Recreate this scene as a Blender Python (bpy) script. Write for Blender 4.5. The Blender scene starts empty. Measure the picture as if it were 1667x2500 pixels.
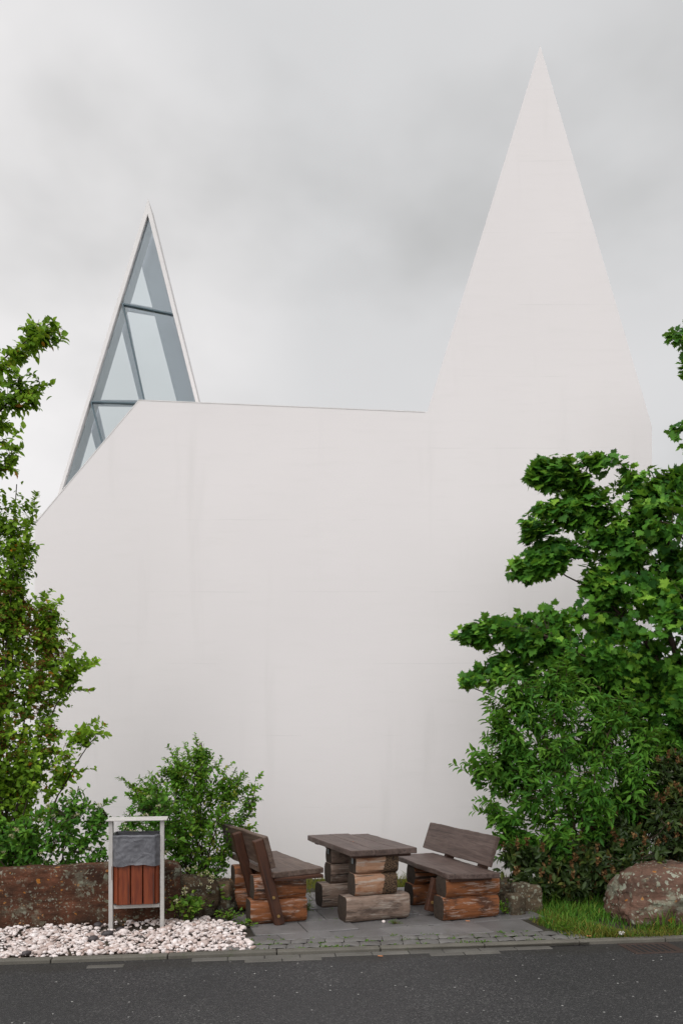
import bpy, bmesh, math, random
import numpy as np
from mathutils import Vector, Matrix, noise

random.seed(7)
rng = np.random.default_rng(11)
scene = bpy.context.scene
col = scene.collection

# ------------------------------------------------------------------ camera
EYE = 1.8                     # eye height above the paving, metres
FPX, CX, HY = 1800.0, 833.5, 1830.0   # focal length, centre column and horizon row of the photograph
cam = bpy.data.cameras.new('camera')
camo = bpy.data.objects.new('camera', cam)
col.objects.link(camo)
camo.location = (0, 0, EYE)
camo.rotation_euler = (math.radians(90), 0, 0)
cam.sensor_fit = 'VERTICAL'
cam.sensor_height = 36.0
cam.lens = FPX / 2500.0 * 36.0
cam.shift_y = (HY - 1250.0) / 2500.0
cam.clip_end = 3000
scene.camera = camo

# ------------------------------------------------------------------ light
scene.view_settings.view_transform = 'Standard'
scene.view_settings.look = 'None'
scene.view_settings.gamma = 1.0
scene.view_settings.exposure = 0.17
SUN_EL, SUN_AZ = math.radians(52), math.radians(205)      # behind the photographer, a little left


def lin(c):
    c = c / 255.0
    return c / 12.92 if c <= 0.04045 else ((c + 0.055) / 1.055) ** 2.4


def rgb(r, g, b, a=1.0):
    return (lin(r), lin(g), lin(b), a)


world = bpy.data.worlds.new('World')
scene.world = world
world.use_nodes = True
wt = world.node_tree
wt.nodes.clear()
wn = wt.nodes.new
w_out = wn('ShaderNodeOutputWorld')
w_bg = wn('ShaderNodeBackground')
w_sky = wn('ShaderNodeTexSky')
w_sky.sky_type = 'NISHITA'
w_sky.sun_disc = False
w_sky.sun_elevation = SUN_EL
w_sky.sun_rotation = SUN_AZ
w_sky.dust_density = 4
w_sky.air_density = 1.5
# overcast layer: cloud noise by direction, brighter towards the veiled sun
tc = wn('ShaderNodeTexCoord')
sep = wn('ShaderNodeSeparateXYZ')
wt.links.new(tc.outputs['Generated'], sep.inputs[0])
mp = wn('ShaderNodeMapping')
mp.inputs['Scale'].default_value = (1.0, 1.0, 1.7)
mp.inputs['Location'].default_value = (0.35, 0.2, 0.6)
wt.links.new(tc.outputs['Generated'], mp.inputs[0])
n1 = wn('ShaderNodeTexNoise')
n1.inputs['Scale'].default_value = 2.1
n1.inputs['Detail'].default_value = 5
n1.inputs['Roughness'].default_value = 0.46
n1.inputs['Distortion'].default_value = 0.0
wt.links.new(mp.outputs[0], n1.inputs[0])
cr = wn('ShaderNodeValToRGB')
cr.color_ramp.interpolation = 'B_SPLINE'
e = cr.color_ramp.elements
e[0].position, e[0].color = 0.40, (0.425, 0.428, 0.426, 1)
e[1].position, e[1].color = 0.58, (0.665, 0.665, 0.672, 1)
wt.links.new(n1.outputs['Fac'], cr.inputs[0])
# low sky is paler
low = wn('ShaderNodeMapRange')
low.inputs['From Min'].default_value = 0.0
low.inputs['From Max'].default_value = 0.55
low.inputs['To Min'].default_value = 1.0
low.inputs['To Max'].default_value = 0.0
wt.links.new(sep.outputs['Z'], low.inputs['Value'])
mixl = wn('ShaderNodeMix')
mixl.data_type = 'RGBA'
mixl.inputs['B'].default_value if False else None
wt.links.new(low.outputs[0], mixl.inputs[0])
wt.links.new(cr.outputs[0], mixl.inputs[6])
mixl.inputs[7].default_value = (0.73, 0.73, 0.74, 1)
mul = wn('ShaderNodeMath'); mul.operation = 'MULTIPLY'; mul.inputs[1].default_value = 0.55
wt.links.new(low.outputs[0], mul.inputs[0])
wt.links.new(mul.outputs[0], mixl.inputs[0])
# veiled sun side (behind the camera) and zenith are brighter
dot = wn('ShaderNodeVectorMath'); dot.operation = 'DOT_PRODUCT'
wt.links.new(tc.outputs['Generated'], dot.inputs[0])
dot.inputs[1].default_value = (math.sin(SUN_AZ) * math.cos(SUN_EL), math.cos(SUN_AZ) * math.cos(SUN_EL), math.sin(SUN_EL))
br = wn('ShaderNodeMapRange')
br.interpolation_type = 'SMOOTHSTEP'
br.inputs['From Min'].default_value = 0.30
br.inputs['From Max'].default_value = 1.0
br.inputs['To Min'].default_value = 1.0
br.inputs['To Max'].default_value = 2.9
wt.links.new(dot.outputs['Value'], br.inputs['Value'])
dot2 = wn('ShaderNodeVectorMath'); dot2.operation = 'DOT_PRODUCT'
wt.links.new(tc.outputs['Generated'], dot2.inputs[0])
dot2.inputs[1].default_value = Vector((-0.50, 1.0, 0.60)).normalized()
gap = wn('ShaderNodeMapRange'); gap.interpolation_type = 'SMOOTHSTEP'
gap.inputs['From Min'].default_value = 0.92
gap.inputs['From Max'].default_value = 1.0
gap.inputs['To Max'].default_value = 0.85
wt.links.new(dot2.outputs['Value'], gap.inputs['Value'])
n2m = wn('ShaderNodeMath'); n2m.operation = 'MULTIPLY_ADD'; n2m.inputs[1].default_value = 3.0; n2m.inputs[2].default_value = -0.7; n2m.use_clamp = True
wt.links.new(n1.outputs['Fac'], n2m.inputs[0])
gm = wn('ShaderNodeMath'); gm.operation = 'MULTIPLY'
wt.links.new(gap.outputs[0], gm.inputs[0]); wt.links.new(n2m.outputs[0], gm.inputs[1])
mixg = wn('ShaderNodeMix'); mixg.data_type = 'RGBA'
wt.links.new(gm.outputs[0], mixg.inputs[0])
wt.links.new(mixl.outputs[2], mixg.inputs[6])
mixg.inputs[7].default_value = (0.88, 0.86, 0.86, 1)
sc = wn('ShaderNodeVectorMath'); sc.operation = 'SCALE'
wt.links.new(mixg.outputs[2], sc.inputs[0])
wt.links.new(br.outputs[0], sc.inputs['Scale'])
skys = wn('ShaderNodeVectorMath'); skys.operation = 'SCALE'
wt.links.new(w_sky.outputs[0], skys.inputs[0])
skys.inputs['Scale'].default_value = 0.05
fin = wn('ShaderNodeMix'); fin.data_type = 'RGBA'; fin.inputs[0].default_value = 0.95
wt.links.new(skys.outputs[0], fin.inputs[6])
wt.links.new(sc.outputs[0], fin.inputs[7])
wt.links.new(fin.outputs[2], w_bg.inputs['Color'])
w_bg.inputs['Strength'].default_value = 1.0
wt.links.new(w_bg.outputs[0], w_out.inputs[0])

sun = bpy.data.lights.new('sun', 'SUN')
sun.energy = 0.84
sun.angle = math.radians(25)
sun.color = (1.0, 0.975, 0.95)
suno = bpy.data.objects.new('sun', sun)
col.objects.link(suno)
sd = Vector((math.sin(SUN_AZ) * math.cos(SUN_EL), math.cos(SUN_AZ) * math.cos(SUN_EL), math.sin(SUN_EL)))
suno.rotation_euler = (-sd).to_track_quat('-Z', 'Y').to_euler()


# ------------------------------------------------------------------ helpers
def at(px, py, y):
    """point at distance y seen at a pixel of the 1667x2500 photograph"""
    return Vector(((px - CX) / FPX * y, y, EYE - (py - HY) / FPX * y))


def ground(px, py, z=0.0):
    d = FPX * (EYE - z) / (py - HY)
    return Vector(((px - CX) / FPX * d, d, z))


def tag(o, label=None, cat=None, group=None, kind=None):
    if label: o['label'] = label
    if cat: o['category'] = cat
    if group: o['group'] = group
    if kind: o['kind'] = kind
    return o


def empty(name, loc, rz=0.0, label=None, cat=None, group=None):
    o = bpy.data.objects.new(name, None)
    col.objects.link(o)
    o.location = loc
    o.rotation_euler = (0, 0, rz)
    o.empty_display_size = 0.1
    return tag(o, label, cat, group)


def link(name, me, m, parent=None, smooth=False):
    if m is not None:
        me.materials.append(m)
    if smooth:
        me.polygons.foreach_set('use_smooth', [True] * len(me.polygons))
    o = bpy.data.objects.new(name, me)
    col.objects.link(o)
    if parent is not None:
        o.parent = parent
    return o


def obj(name, bm, m, parent=None, smooth=False):
    me = bpy.data.meshes.new(name)
    bmesh.ops.recalc_face_normals(bm, faces=bm.faces[:])
    bm.to_mesh(me)
    bm.free()
    return link(name, me, m, parent, smooth)


def axes(o, origin, X, Y, Z):
    m = Matrix.Identity(4)
    for i, a in enumerate((X, Y, Z)):
        for j in range(3):
            m[j][i] = a[j]
    for j in range(3):
        m[j][3] = origin[j]
    o.matrix_basis = m


def add_box(bm, lo, hi, bevel=0.0, seg=1):
    vs = [bm.verts.new((x, y, z)) for x in (lo[0], hi[0]) for y in (lo[1], hi[1]) for z in (lo[2], hi[2])]
    fs = [bm.faces.new([vs[i] for i in q]) for q in ((0, 1, 3, 2), (4, 6, 7, 5), (0, 4, 5, 1), (2, 3, 7, 6), (0, 2, 6, 4), (1, 5, 7, 3))]
    if bevel:
        es = list({e for f in fs for e in f.edges})
        bmesh.ops.bevel(bm, geom=es, offset=bevel, segments=seg, affect='EDGES', profile=0.5)


def box_bm(lo, hi, bevel=0.0, seg=1):
    bm = bmesh.new()
    add_box(bm, lo, hi, bevel, seg)
    return bm


def add_prism(bm, front, back):
    """closed solid between two matching point rings"""
    a = [bm.verts.new(p) for p in front]
    b = [bm.verts.new(p) for p in back]
    bm.faces.new(a)
    bm.faces.new(b[::-1])
    n = len(a)
    for i in range(n):
        bm.faces.new((a[i], b[i], b[(i + 1) % n], a[(i + 1) % n]))


def add_cyl(bm, c, r, axis, h, n=10):
    q = Vector(axis).to_track_quat('Z', 'Y').to_matrix().to_4x4()
    bmesh.ops.create_cone(bm, cap_ends=True, segments=n, radius1=r, radius2=r * 0.85, depth=h,
                          matrix=Matrix.Translation(c) @ q)


def nz(p, s, seed=0.0, octv=3):
    return noise.fractal(Vector((p[0] * s + seed * 3.17, p[1] * s - seed * 1.3, p[2] * s + seed * 7.7)), 0.6, 2.0, octv)


def mesh_np(name, V, loops, totals, var=None):
    me = bpy.data.meshes.new(name)
    V = np.asarray(V, dtype=np.float32)
    loops = np.asarray(loops, dtype=np.int32)
    totals = np.asarray(totals, dtype=np.int32)
    me.vertices.add(len(V)); me.vertices.foreach_set('co', V.ravel())
    me.loops.add(len(loops)); me.loops.foreach_set('vertex_index', loops)
    me.polygons.add(len(totals))
    st = np.concatenate(([0], np.cumsum(totals)[:-1])).astype(np.int32)
    me.polygons.foreach_set('loop_start', st)
    me.polygons.foreach_set('loop_total', totals)
    if var is not None:
        a = me.attributes.new('var', 'FLOAT', 'POINT')
        a.data.foreach_set('value', np.asarray(var, dtype=np.float32))
    me.update(calc_edges=True)
    me.validate()
    return me


# ------------------------------------------------------------------ materials
class NT:
    """tiny helper round a material's node tree"""
    def __init__(self, name):
        self.m = bpy.data.materials.new(name)
        self.m.use_nodes = True
        self.t = self.m.node_tree
        self.t.nodes.clear()
        self.out = self.t.nodes.new('ShaderNodeOutputMaterial')
        self.b = self.n('ShaderNodeBsdfPrincipled')
        self.l(self.b.outputs[0], self.out.inputs[0])

    def n(self, typ, **kw):
        x = self.t.nodes.new(typ)
        for k, v in kw.items():
            setattr(x, k, v)
        return x

    def l(self, a, b):
        self.t.links.new(a, b)

    def set(self, node, sock, v):
        if hasattr(v, 'is_output'):
            self.l(v, node.inputs[sock])
        else:
            node.inputs[sock].default_value = v

    def coord(self, scale=(1, 1, 1), kind='Object', loc=(0, 0, 0)):
        t = self.n('ShaderNodeTexCoord')
        m = self.n('ShaderNodeMapping')
        m.inputs['Scale'].default_value = scale
        m.inputs['Location'].default_value = loc
        self.l(t.outputs[kind], m.inputs[0])
        return m.outputs[0]

    def rand(self):
        return self.n('ShaderNodeObjectInfo').outputs['Random']

    def jitter(self, vec):
        """shift a coordinate by the object's own random number"""
        c = self.n('ShaderNodeCombineXYZ')
        mm = self.math('MULTIPLY', self.rand(), 37.0)
        for i in range(3):
            self.l(mm, c.inputs[i])
        a = self.n('ShaderNodeVectorMath', operation='ADD')
        self.l(vec, a.inputs[0]); self.l(c.outputs[0], a.inputs[1])
        return a.outputs[0]

    def noise(self, vec, scale, detail=4, rough=0.55, dist=0.0):
        x = self.n('ShaderNodeTexNoise')
        self.l(vec, x.inputs['Vector'])
        x.inputs['Scale'].default_value = scale
        x.inputs['Detail'].default_value = detail
        x.inputs['Roughness'].default_value = rough
        x.inputs['Distortion'].default_value = dist
        return x.outputs['Fac']

    def voro(self, vec, scale, feature='F1', out='Distance', rnd=1.0):
        x = self.n('ShaderNodeTexVoronoi', feature=feature)
        self.l(vec, x.inputs['Vector'])
        x.inputs['Scale'].default_value = scale
        if 'Randomness' in x.inputs: x.inputs['Randomness'].default_value = rnd
        return x.outputs[out]

    def ramp(self, fac, stops, interp='LINEAR'):
        x = self.n('ShaderNodeValToRGB')
        x.color_ramp.interpolation = interp
        el = x.color_ramp.elements
        while len(el) < len(stops):
            el.new(0.5)
        for s, (p, c) in zip(el, stops):
            s.position = p
            s.color = c if len(c) == 4 else (*c, 1)
        self.l(fac, x.inputs[0])
        return x.outputs[0]

    def step(self, fac, a, b):
        x = self.n('ShaderNodeMapRange')
        x.interpolation_type = 'SMOOTHSTEP'
        x.inputs['From Min'].default_value = a
        x.inputs['From Max'].default_value = b
        self.l(fac, x.inputs['Value'])
        return x.outputs[0]

    def math(self, op, a, b=0.0):
        x = self.n('ShaderNodeMath', operation=op)
        self.set(x, 0, a); self.set(x, 1, b)
        return x.outputs[0]

    def mix(self, fac, a, b, mode='MIX'):
        x = self.n('ShaderNodeMix', data_type='RGBA', blend_type=mode)
        self.set(x, 0, fac); self.set(x, 6, a); self.set(x, 7, b)
        return x.outputs[2]

    def bump(self, h, strength=0.3, dist=0.01):
        x = self.n('ShaderNodeBump')
        x.inputs['Strength'].default_value = strength
        x.inputs['Distance'].default_value = dist
        self.l(h, x.inputs['Height'])
        self.l(x.outputs[0], self.b.inputs['Normal'])

    def fin(self, colour, rough=0.8, spec=0.35):
        self.set(self.b, 'Base Color', colour)
        self.set(self.b, 'Roughness', rough)
        self.b.inputs['Specular IOR Level'].default_value = spec
        return self.m

    def axis(self, i, kind='Object'):
        t = self.n('ShaderNodeTexCoord')
        s = self.n('ShaderNodeSeparateXYZ')
        self.l(t.outputs[kind], s.inputs[0])
        return s.outputs[i]


def plaster():
    k = NT('white_plaster')
    v = k.coord()
    big = k.noise(v, 0.35, 4, 0.5)
    stv = k.coord((1.6, 1.0, 0.18))
    streak = k.noise(stv, 1.5, 5, 0.6)
    fine = k.noise(v, 55, 3, 0.7)
    trowel = k.noise(k.coord((0.5, 1, 3.0)), 2.6, 5, 0.6)
    c = k.ramp(big, [(0.3, (0.80, 0.760, 0.762)), (0.7, (0.84, 0.798, 0.80))])
    c = k.mix(k.math('MULTIPLY', k.step(streak, 0.54, 0.8), 0.6), c, (0.745, 0.71, 0.705, 1))
    c = k.mix(k.math('MULTIPLY', k.step(trowel, 0.5, 0.75), 0.5), c, (0.79, 0.753, 0.75, 1))
    # faint courses where the render was applied in lifts
    z = k.axis(2)
    fr = k.math('FRACT', k.math('MULTIPLY', k.math('ADD', z, k.math('MULTIPLY', k.noise(v, 0.9, 2), 0.05)), 1 / 1.12))
    ln = k.math('MULTIPLY', k.math('LESS_THAN', fr, 0.014), k.step(k.noise(v, 0.8, 3), 0.47, 0.62))
    c = k.mix(k.math('MULTIPLY', ln, 0.4), c, (0.72, 0.69, 0.685, 1))
    c = k.mix(k.math('MULTIPLY', fine, 0.10), c, (0.52, 0.50, 0.50, 1))
    k.bump(k.math('ADD', fine, k.math('MULTIPLY', trowel, 1.5)), 0.25, 0.004)
    return k.fin(c, 0.9, 0.2)


def simple(name, c, rough=0.6, metal=0.0, nscale=8.0, amt=0.25, dark=None, bump=0.0, spec=0.4):
    k = NT(name)
    v = k.coord()
    f = k.noise(v, nscale, 5, 0.6)
    d = dark or tuple(x * 0.6 for x in c[:3]) + (1,)
    cc = k.mix(k.math('MULTIPLY', k.step(f, 0.35, 0.75), amt), c, d)
    if bump:
        k.bump(f, bump, 0.01)
    k.b.inputs['Metallic'].default_value = metal
    return k.fin(cc, rough, spec)


def log_wood(name, tone, worn, dark, worn_amt=0.5, bark=False):
    """round stained log, grain along local x"""
    k = NT(name)
    v = k.jitter(k.coord((1.1, 9, 9)))
    g = k.noise(v, 3.0, 8, 0.68, 0.25)
    g2 = k.noise(k.jitter(k.coord((1.5, 34, 34))), 2.2, 4, 0.6)
    pat = k.noise(k.jitter(k.coord((1.6, 3.2, 3.2))), 2.2, 6, 0.62)
    wp = k.noise(k.jitter(k.coord((1.6, 9, 9), loc=(3, 1, 2))), 2.4, 8, 0.72)
    c = k.ramp(g, [(0.26, dark), (0.46, tone), (0.62, tuple(x * 1.25 for x in tone)), (0.8, tuple(x * 0.7 for x in tone))])
    c = k.mix(k.math('MULTIPLY', k.step(pat, 0.48, 0.64), 0.80), c, dark + (1,))
    wm = k.math('MULTIPLY', k.step(wp, 0.50, 0.60), k.step(g2, 0.36, 0.56))
    c = k.mix(k.math('MULTIPLY', wm, worn_amt), c, worn + (1,))
    crack = k.math('SUBTRACT', 1.0, k.step(k.noise(k.jitter(k.coord((0.55, 15, 15), loc=(9, 2, 5))), 2.0, 2, 0.4), 0.325, 0.35))
    c = k.mix(k.math('MULTIPLY', crack, 0.85), c, (0.012, 0.008, 0.006, 1))
    # lengthwise coordinate; the end mask is switched off and colours nothing
    tcx = k.axis(0)
    ender = k.step(k.math('ABSOLUTE', tcx), 0.245, 0.30) if False else None
    if bark:
        bx = k.axis(0)
        wob = k.math('ADD', bx, k.math('MULTIPLY', k.math('SUBTRACT', k.noise(k.coord((1, 1, 1), loc=(1.7, 0, 0)), 9, 4), 0.5), 0.16))
        m = k.step(wob, 0.075, 0.085)
        bk = k.voro(k.coord((55, 90, 90)), 1.0)
        bc = k.ramp(bk, [(0.1, (0.16, 0.10, 0.055)), (0.45, (0.085, 0.05, 0.028)), (0.8, (0.02, 0.012, 0.008))])
        c = k.mix(m, c, bc)
        k.bump(k.math('ADD', g, k.math('MULTIPLY', k.math('MULTIPLY', bk, m), -1.0)), 0.7, 0.012)
    else:
        k.bump(k.math('ADD', k.math('MULTIPLY', g2, 0.6), k.math('SUBTRACT', k.math('MULTIPLY', g, 0.8), crack)), 0.6, 0.008)
    return k.fin(c, 0.7, 0.3)


def plank_wood(name, tone, dark, light, rough=0.55):
    k = NT(name)
    v = k.jitter(k.coord((0.9, 12, 12)))
    g = k.noise(v, 2.6, 8, 0.65, 0.5)
    f = k.noise(k.jitter(k.coord((3, 60, 60))), 2.4, 4, 0.65)
    blot = k.noise(k.jitter(k.coord((1.4, 2.5, 2.5))), 2.2, 5, 0.6)
    c = k.ramp(g, [(0.28, dark), (0.5, tone), (0.72, light)])
    c = k.mix(k.math('MULTIPLY', k.step(f, 0.4, 0.75), 0.55), c, dark + (1,))
    c = k.mix(k.math('MULTIPLY', k.step(blot, 0.45, 0.72), 0.45), c, light + (1,))
    crack = k.math('SUBTRACT', 1.0, k.step(k.noise(k.jitter(k.coord((0.5, 24, 24), loc=(4, 2, 5))), 2.0, 2, 0.4), 0.29, 0.33))
    c = k.mix(k.math('MULTIPLY', crack, 0.8), c, (0.012, 0.009, 0.008, 1))
    k.bump(k.math('SUBTRACT', k.math('ADD', f, g), crack), 0.45, 0.005)
    return k.fin(c, rough, 0.4)


def rock(name, base, dark, lichen=0.5, lscale=9.0, orange=0.3, red=None, kind='Object'):
    k = NT(name)
    v = k.jitter(k.coord())
    a = k.noise(v, 3.2, 8, 0.65, 0.4)
    b = k.noise(k.jitter(k.coord((1, 1, 3.4))), 5, 7, 0.65)
    fine = k.noise(v, 48, 5, 0.7)
    c = k.ramp(a, [(0.3, dark), (0.5, base), (0.68, red or tuple(x * 1.3 for x in base))])
    c = k.mix(k.math('MULTIPLY', k.step(b, 0.48, 0.7), 0.55), c, dark + (1,))
    c = k.mix(k.math('MULTIPLY', k.step(fine, 0.45, 0.8), 0.4), c, tuple(x * 0.5 for x in dark) + (1,))
    if lichen:
        wv = k.n('ShaderNodeVectorMath', operation='ADD')
        nn = k.n('ShaderNodeTexNoise'); nn.inputs['Scale'].default_value = 14; nn.inputs['Detail'].default_value = 4
        k.l(v, nn.inputs['Vector'])
        sc_ = k.n('ShaderNodeVectorMath', operation='SCALE'); sc_.inputs['Scale'].default_value = 0.09
        k.l(nn.outputs['Color'], sc_.inputs[0]); k.l(v, wv.inputs[0]); k.l(sc_.outputs[0], wv.inputs[1])
        area = k.noise(v, 2.2, 4, 0.6)
        for sc1, thr in ((lscale, 0.42), (lscale * 2.3, 0.42)):
            d = k.voro(wv.outputs[0], sc1)
            vc = k.n('ShaderNodeTexVoronoi'); k.l(wv.outputs[0], vc.inputs['Vector']); vc.inputs['Scale'].default_value = sc1
            sr = k.n('ShaderNodeSeparateColor'); k.l(vc.outputs['Color'], sr.inputs[0])
            size = k.math('MULTIPLY', sr.outputs[0], thr)
            spot = k.math('MULTIPLY', k.step(k.math('SUBTRACT', size, d), -0.01, 0.03), k.step(area, 0.38, 0.50))
            grn = k.mix(sr.outputs[1], (0.24, 0.27, 0.19, 1), (0.36, 0.37, 0.30, 1))
            c = k.mix(k.math('MULTIPLY', spot, lichen), c, grn)
            if orange:
                isor = k.math('GREATER_THAN', sr.outputs[2], 1.0 - orange * 0.16)
                sp2 = k.math('MULTIPLY', k.step(k.math('SUBTRACT', k.math('MULTIPLY', size, 0.9), d), 0.0, 0.03), isor)
                c = k.mix(k.math('MULTIPLY', sp2, 0.85), c, (0.36, 0.13, 0.015, 1))
        crust = k.math('MULTIPLY', k.step(k.noise(v, 3.4, 9, 0.72), 0.52, 0.60), k.step(area, 0.44, 0.56))
        c = k.mix(k.math('MULTIPLY', crust, lichen * 0.8), c, (0.25, 0.27, 0.20, 1))
    k.bump(k.math('ADD', k.math('MULTIPLY', fine, 0.5), k.math('ADD', a, b)), 0.9, 0.025)
    return k.fin(c, 0.85, 0.25)


def asphalt():
    k = NT('asphalt')
    v = k.coord()
    sp = k.n('ShaderNodeTexVoronoi'); k.l(v, sp.inputs['Vector']); sp.inputs['Scale'].default_value = 95
    sr = k.n('ShaderNodeSeparateColor'); k.l(sp.outputs['Color'], sr.inputs[0])
    ag = k.ramp(sr.outputs[0], [(0.0, (0.019, 0.018, 0.019)), (0.6, (0.031, 0.030, 0.031)), (0.9, (0.052, 0.050, 0.050)), (1.0, (0.095, 0.09, 0.088))])
    big = k.noise(v, 0.7, 5, 0.6)
    c = k.mix(k.math('MULTIPLY', k.step(big, 0.38, 0.65), 0.5), ag, (0.022, 0.021, 0.022, 1))
    sp2 = k.n('ShaderNodeTexVoronoi'); k.l(v, sp2.inputs['Vector']); sp2.inputs['Scale'].default_value = 24
    s2 = k.n('ShaderNodeSeparateColor'); k.l(sp2.outputs['Color'], s2.inputs[0])
    rare = k.math('MULTIPLY', k.math('GREATER_THAN', s2.outputs[0], 0.94), k.math('LESS_THAN', sp2.outputs['Distance'], 0.20))
    c = k.mix(k.math('MULTIPLY', rare, k.math('MULTIPLY', s2.outputs[1], 0.9)), c, (0.42, 0.41, 0.39, 1))
    # silt and damp along the kerb
    tcd = k.n('ShaderNodeTexCoord')
    dt = k.n('ShaderNodeVectorMath', operation='DOT_PRODUCT')
    k.l(tcd.outputs['Object'], dt.inputs[0]); dt.inputs[1].default_value = (-0.1253, 0.9921, 0)
    tk = k.math('ADD', k.math('SUBTRACT', dt.outputs['Value'], 6.593), k.math('MULTIPLY', k.noise(v, 2.2, 5, 0.6), 0.35))
    c = k.mix(k.math('MULTIPLY', k.step(tk, -0.18, 0.05), 0.6), c, (0.024, 0.021, 0.018, 1))
    patch = k.noise(k.coord((0.35, 1.0, 1.0)), 1.1, 4, 0.55)
    rough = k.n('ShaderNodeMapRange'); rough.inputs['To Min'].default_value = 0.48; rough.inputs['To Max'].default_value = 0.75
    k.l(patch, rough.inputs['Value'])
    k.bump(k.math('ADD', sp.outputs['Distance'], k.noise(v, 130, 2)), 0.5, 0.004)
    return k.fin(c, rough.outputs[0], 0.4)


def stone_flat(name, a, b, rough=0.6, moss=0.0, scale=3.0):
    k = NT(name)
    v = k.coord()
    n_ = k.noise(v, scale, 7, 0.62)
    f = k.noise(v, 90, 4, 0.7)
    isl = k.n('ShaderNodeNewGeometry').outputs['Random Per Island']
    c = k.ramp(n_, [(0.32, a), (0.68, b)])
    c = k.mix(k.math('MULTIPLY', isl, 0.45), c, tuple(x * 0.62 for x in a) + (1,))
    c = k.mix(k.math('MULTIPLY', k.step(f, 0.4, 0.8), 0.4), c, tuple(x * 0.55 for x in a) + (1,))
    if moss:
        c = k.mix(k.math('MULTIPLY', k.step(k.noise(v, 5.5, 6, 0.7), 0.56, 0.68), moss), c, (0.045, 0.060, 0.018, 1))
    rr = k.n('ShaderNodeMapRange'); rr.inputs['To Min'].default_value = rough - 0.2; rr.inputs['To Max'].default_value = rough + 0.2
    k.l(k.noise(v, 1.8, 4), rr.inputs['Value'])
    k.bump(k.math('ADD', f, n_), 0.35, 0.006)
    return k.fin(c, rr.outputs[0], 0.4)


def leaf_mat(name, stops, trans=0.30, rough=0.5, spec=0.16):
    """stops colour the leaf by its own random number"""
    k = NT(name)
    at_ = k.n('ShaderNodeAttribute'); at_.attribute_name = 'var'
    c = k.ramp(at_.outputs['Fac'], stops)
    c = k.mix(k.math('MULTIPLY', k.noise(k.coord(), 25, 2), 0.25), c, tuple(x * 0.55 for x in stops[0][1]) + (1,))
    k.fin(c, rough, spec)
    tr = k.n('ShaderNodeBsdfTranslucent')
    tc_ = k.mix(0.35, c, (0.30, 0.42, 0.03, 1))
    k.l(tc_, tr.inputs[0])
    mx = k.n('ShaderNodeMixShader'); mx.inputs[0].default_value = trans
    k.l(k.b.outputs[0], mx.inputs[1]); k.l(tr.outputs[0], mx.inputs[2])
    k.l(mx.outputs[0], k.out.inputs[0])
    return k.m


def var_mat(name, stops, rough=0.7, spec=0.3, bump=True):
    k = NT(name)
    at_ = k.n('ShaderNodeAttribute'); at_.attribute_name = 'var'
    c = k.ramp(at_.outputs['Fac'], stops)
    n_ = k.noise(k.coord(), 40, 4, 0.6)
    c = k.mix(k.math('MULTIPLY', k.step(n_, 0.4, 0.75), 0.3), c, tuple(x * 0.55 for x in stops[0][1]) + (1,))
    if bump:
        k.bump(n_, 0.3, 0.005)
    return k.fin(c, rough, spec)


M = {}
M['plaster'] = plaster()
M['coping'] = simple('pale_coping', (0.75, 0.722, 0.715, 1), 0.7, 0, 4, 0.12)
M['wing'] = simple('wing_plaster', (0.80, 0.79, 0.79, 1), 0.9, 0, 1.5, 0.1)
M['mullion'] = simple('dark_mullion', (0.085, 0.13, 0.155, 1), 0.4, 0, 5, 0.2)
M['reveal'] = simple('grey_reveal', (0.86, 0.86, 0.93, 1), 0.8, 0, 2.5, 0.10)
M['post_white'] = simple('white_painted_steel', (0.48, 0.46, 0.44, 1), 0.45, 0, 16, 0.35, (0.33, 0.28, 0.24, 1), 0.05)
M['cap_white'] = simple('chipped_white_paint', (0.54, 0.52, 0.50, 1), 0.5, 0, 22, 0.5, (0.40, 0.35, 0.31, 1), 0.1)
M['slat'] = plank_wood('red_brown_slat', (0.175, 0.034, 0.010), (0.078, 0.014, 0.006), (0.250, 0.060, 0.018), 0.5)
M['bench_log'] = log_wood('orange_stained_log', (0.185, 0.064, 0.022), (0.38, 0.29, 0.24), (0.026, 0.013, 0.009), 0.8)
M['table_log'] = log_wood('weathered_grey_log', (0.200, 0.140, 0.108), (0.33, 0.28, 0.24), (0.055, 0.036, 0.028), 0.8)
M['table_log_bark'] = log_wood('log_with_bark_patch', (0.285, 0.160, 0.098), (0.38, 0.31, 0.26), (0.17, 0.055, 0.020), 0.85, bark=True)
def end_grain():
    k = NT('shaded_end_grain')  # weathered rings, darkened so the shade on the log ends is painted in
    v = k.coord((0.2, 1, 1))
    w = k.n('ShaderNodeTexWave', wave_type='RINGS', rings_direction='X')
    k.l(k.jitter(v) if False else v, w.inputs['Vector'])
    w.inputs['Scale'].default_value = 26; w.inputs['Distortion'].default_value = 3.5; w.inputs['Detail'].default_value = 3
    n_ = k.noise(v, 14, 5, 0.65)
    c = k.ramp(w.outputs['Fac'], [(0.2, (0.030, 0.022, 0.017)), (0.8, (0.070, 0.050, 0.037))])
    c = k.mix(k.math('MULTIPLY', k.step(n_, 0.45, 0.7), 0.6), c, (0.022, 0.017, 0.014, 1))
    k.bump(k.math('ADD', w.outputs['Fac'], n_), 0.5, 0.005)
    return k.fin(c, 0.85, 0.2)


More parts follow.
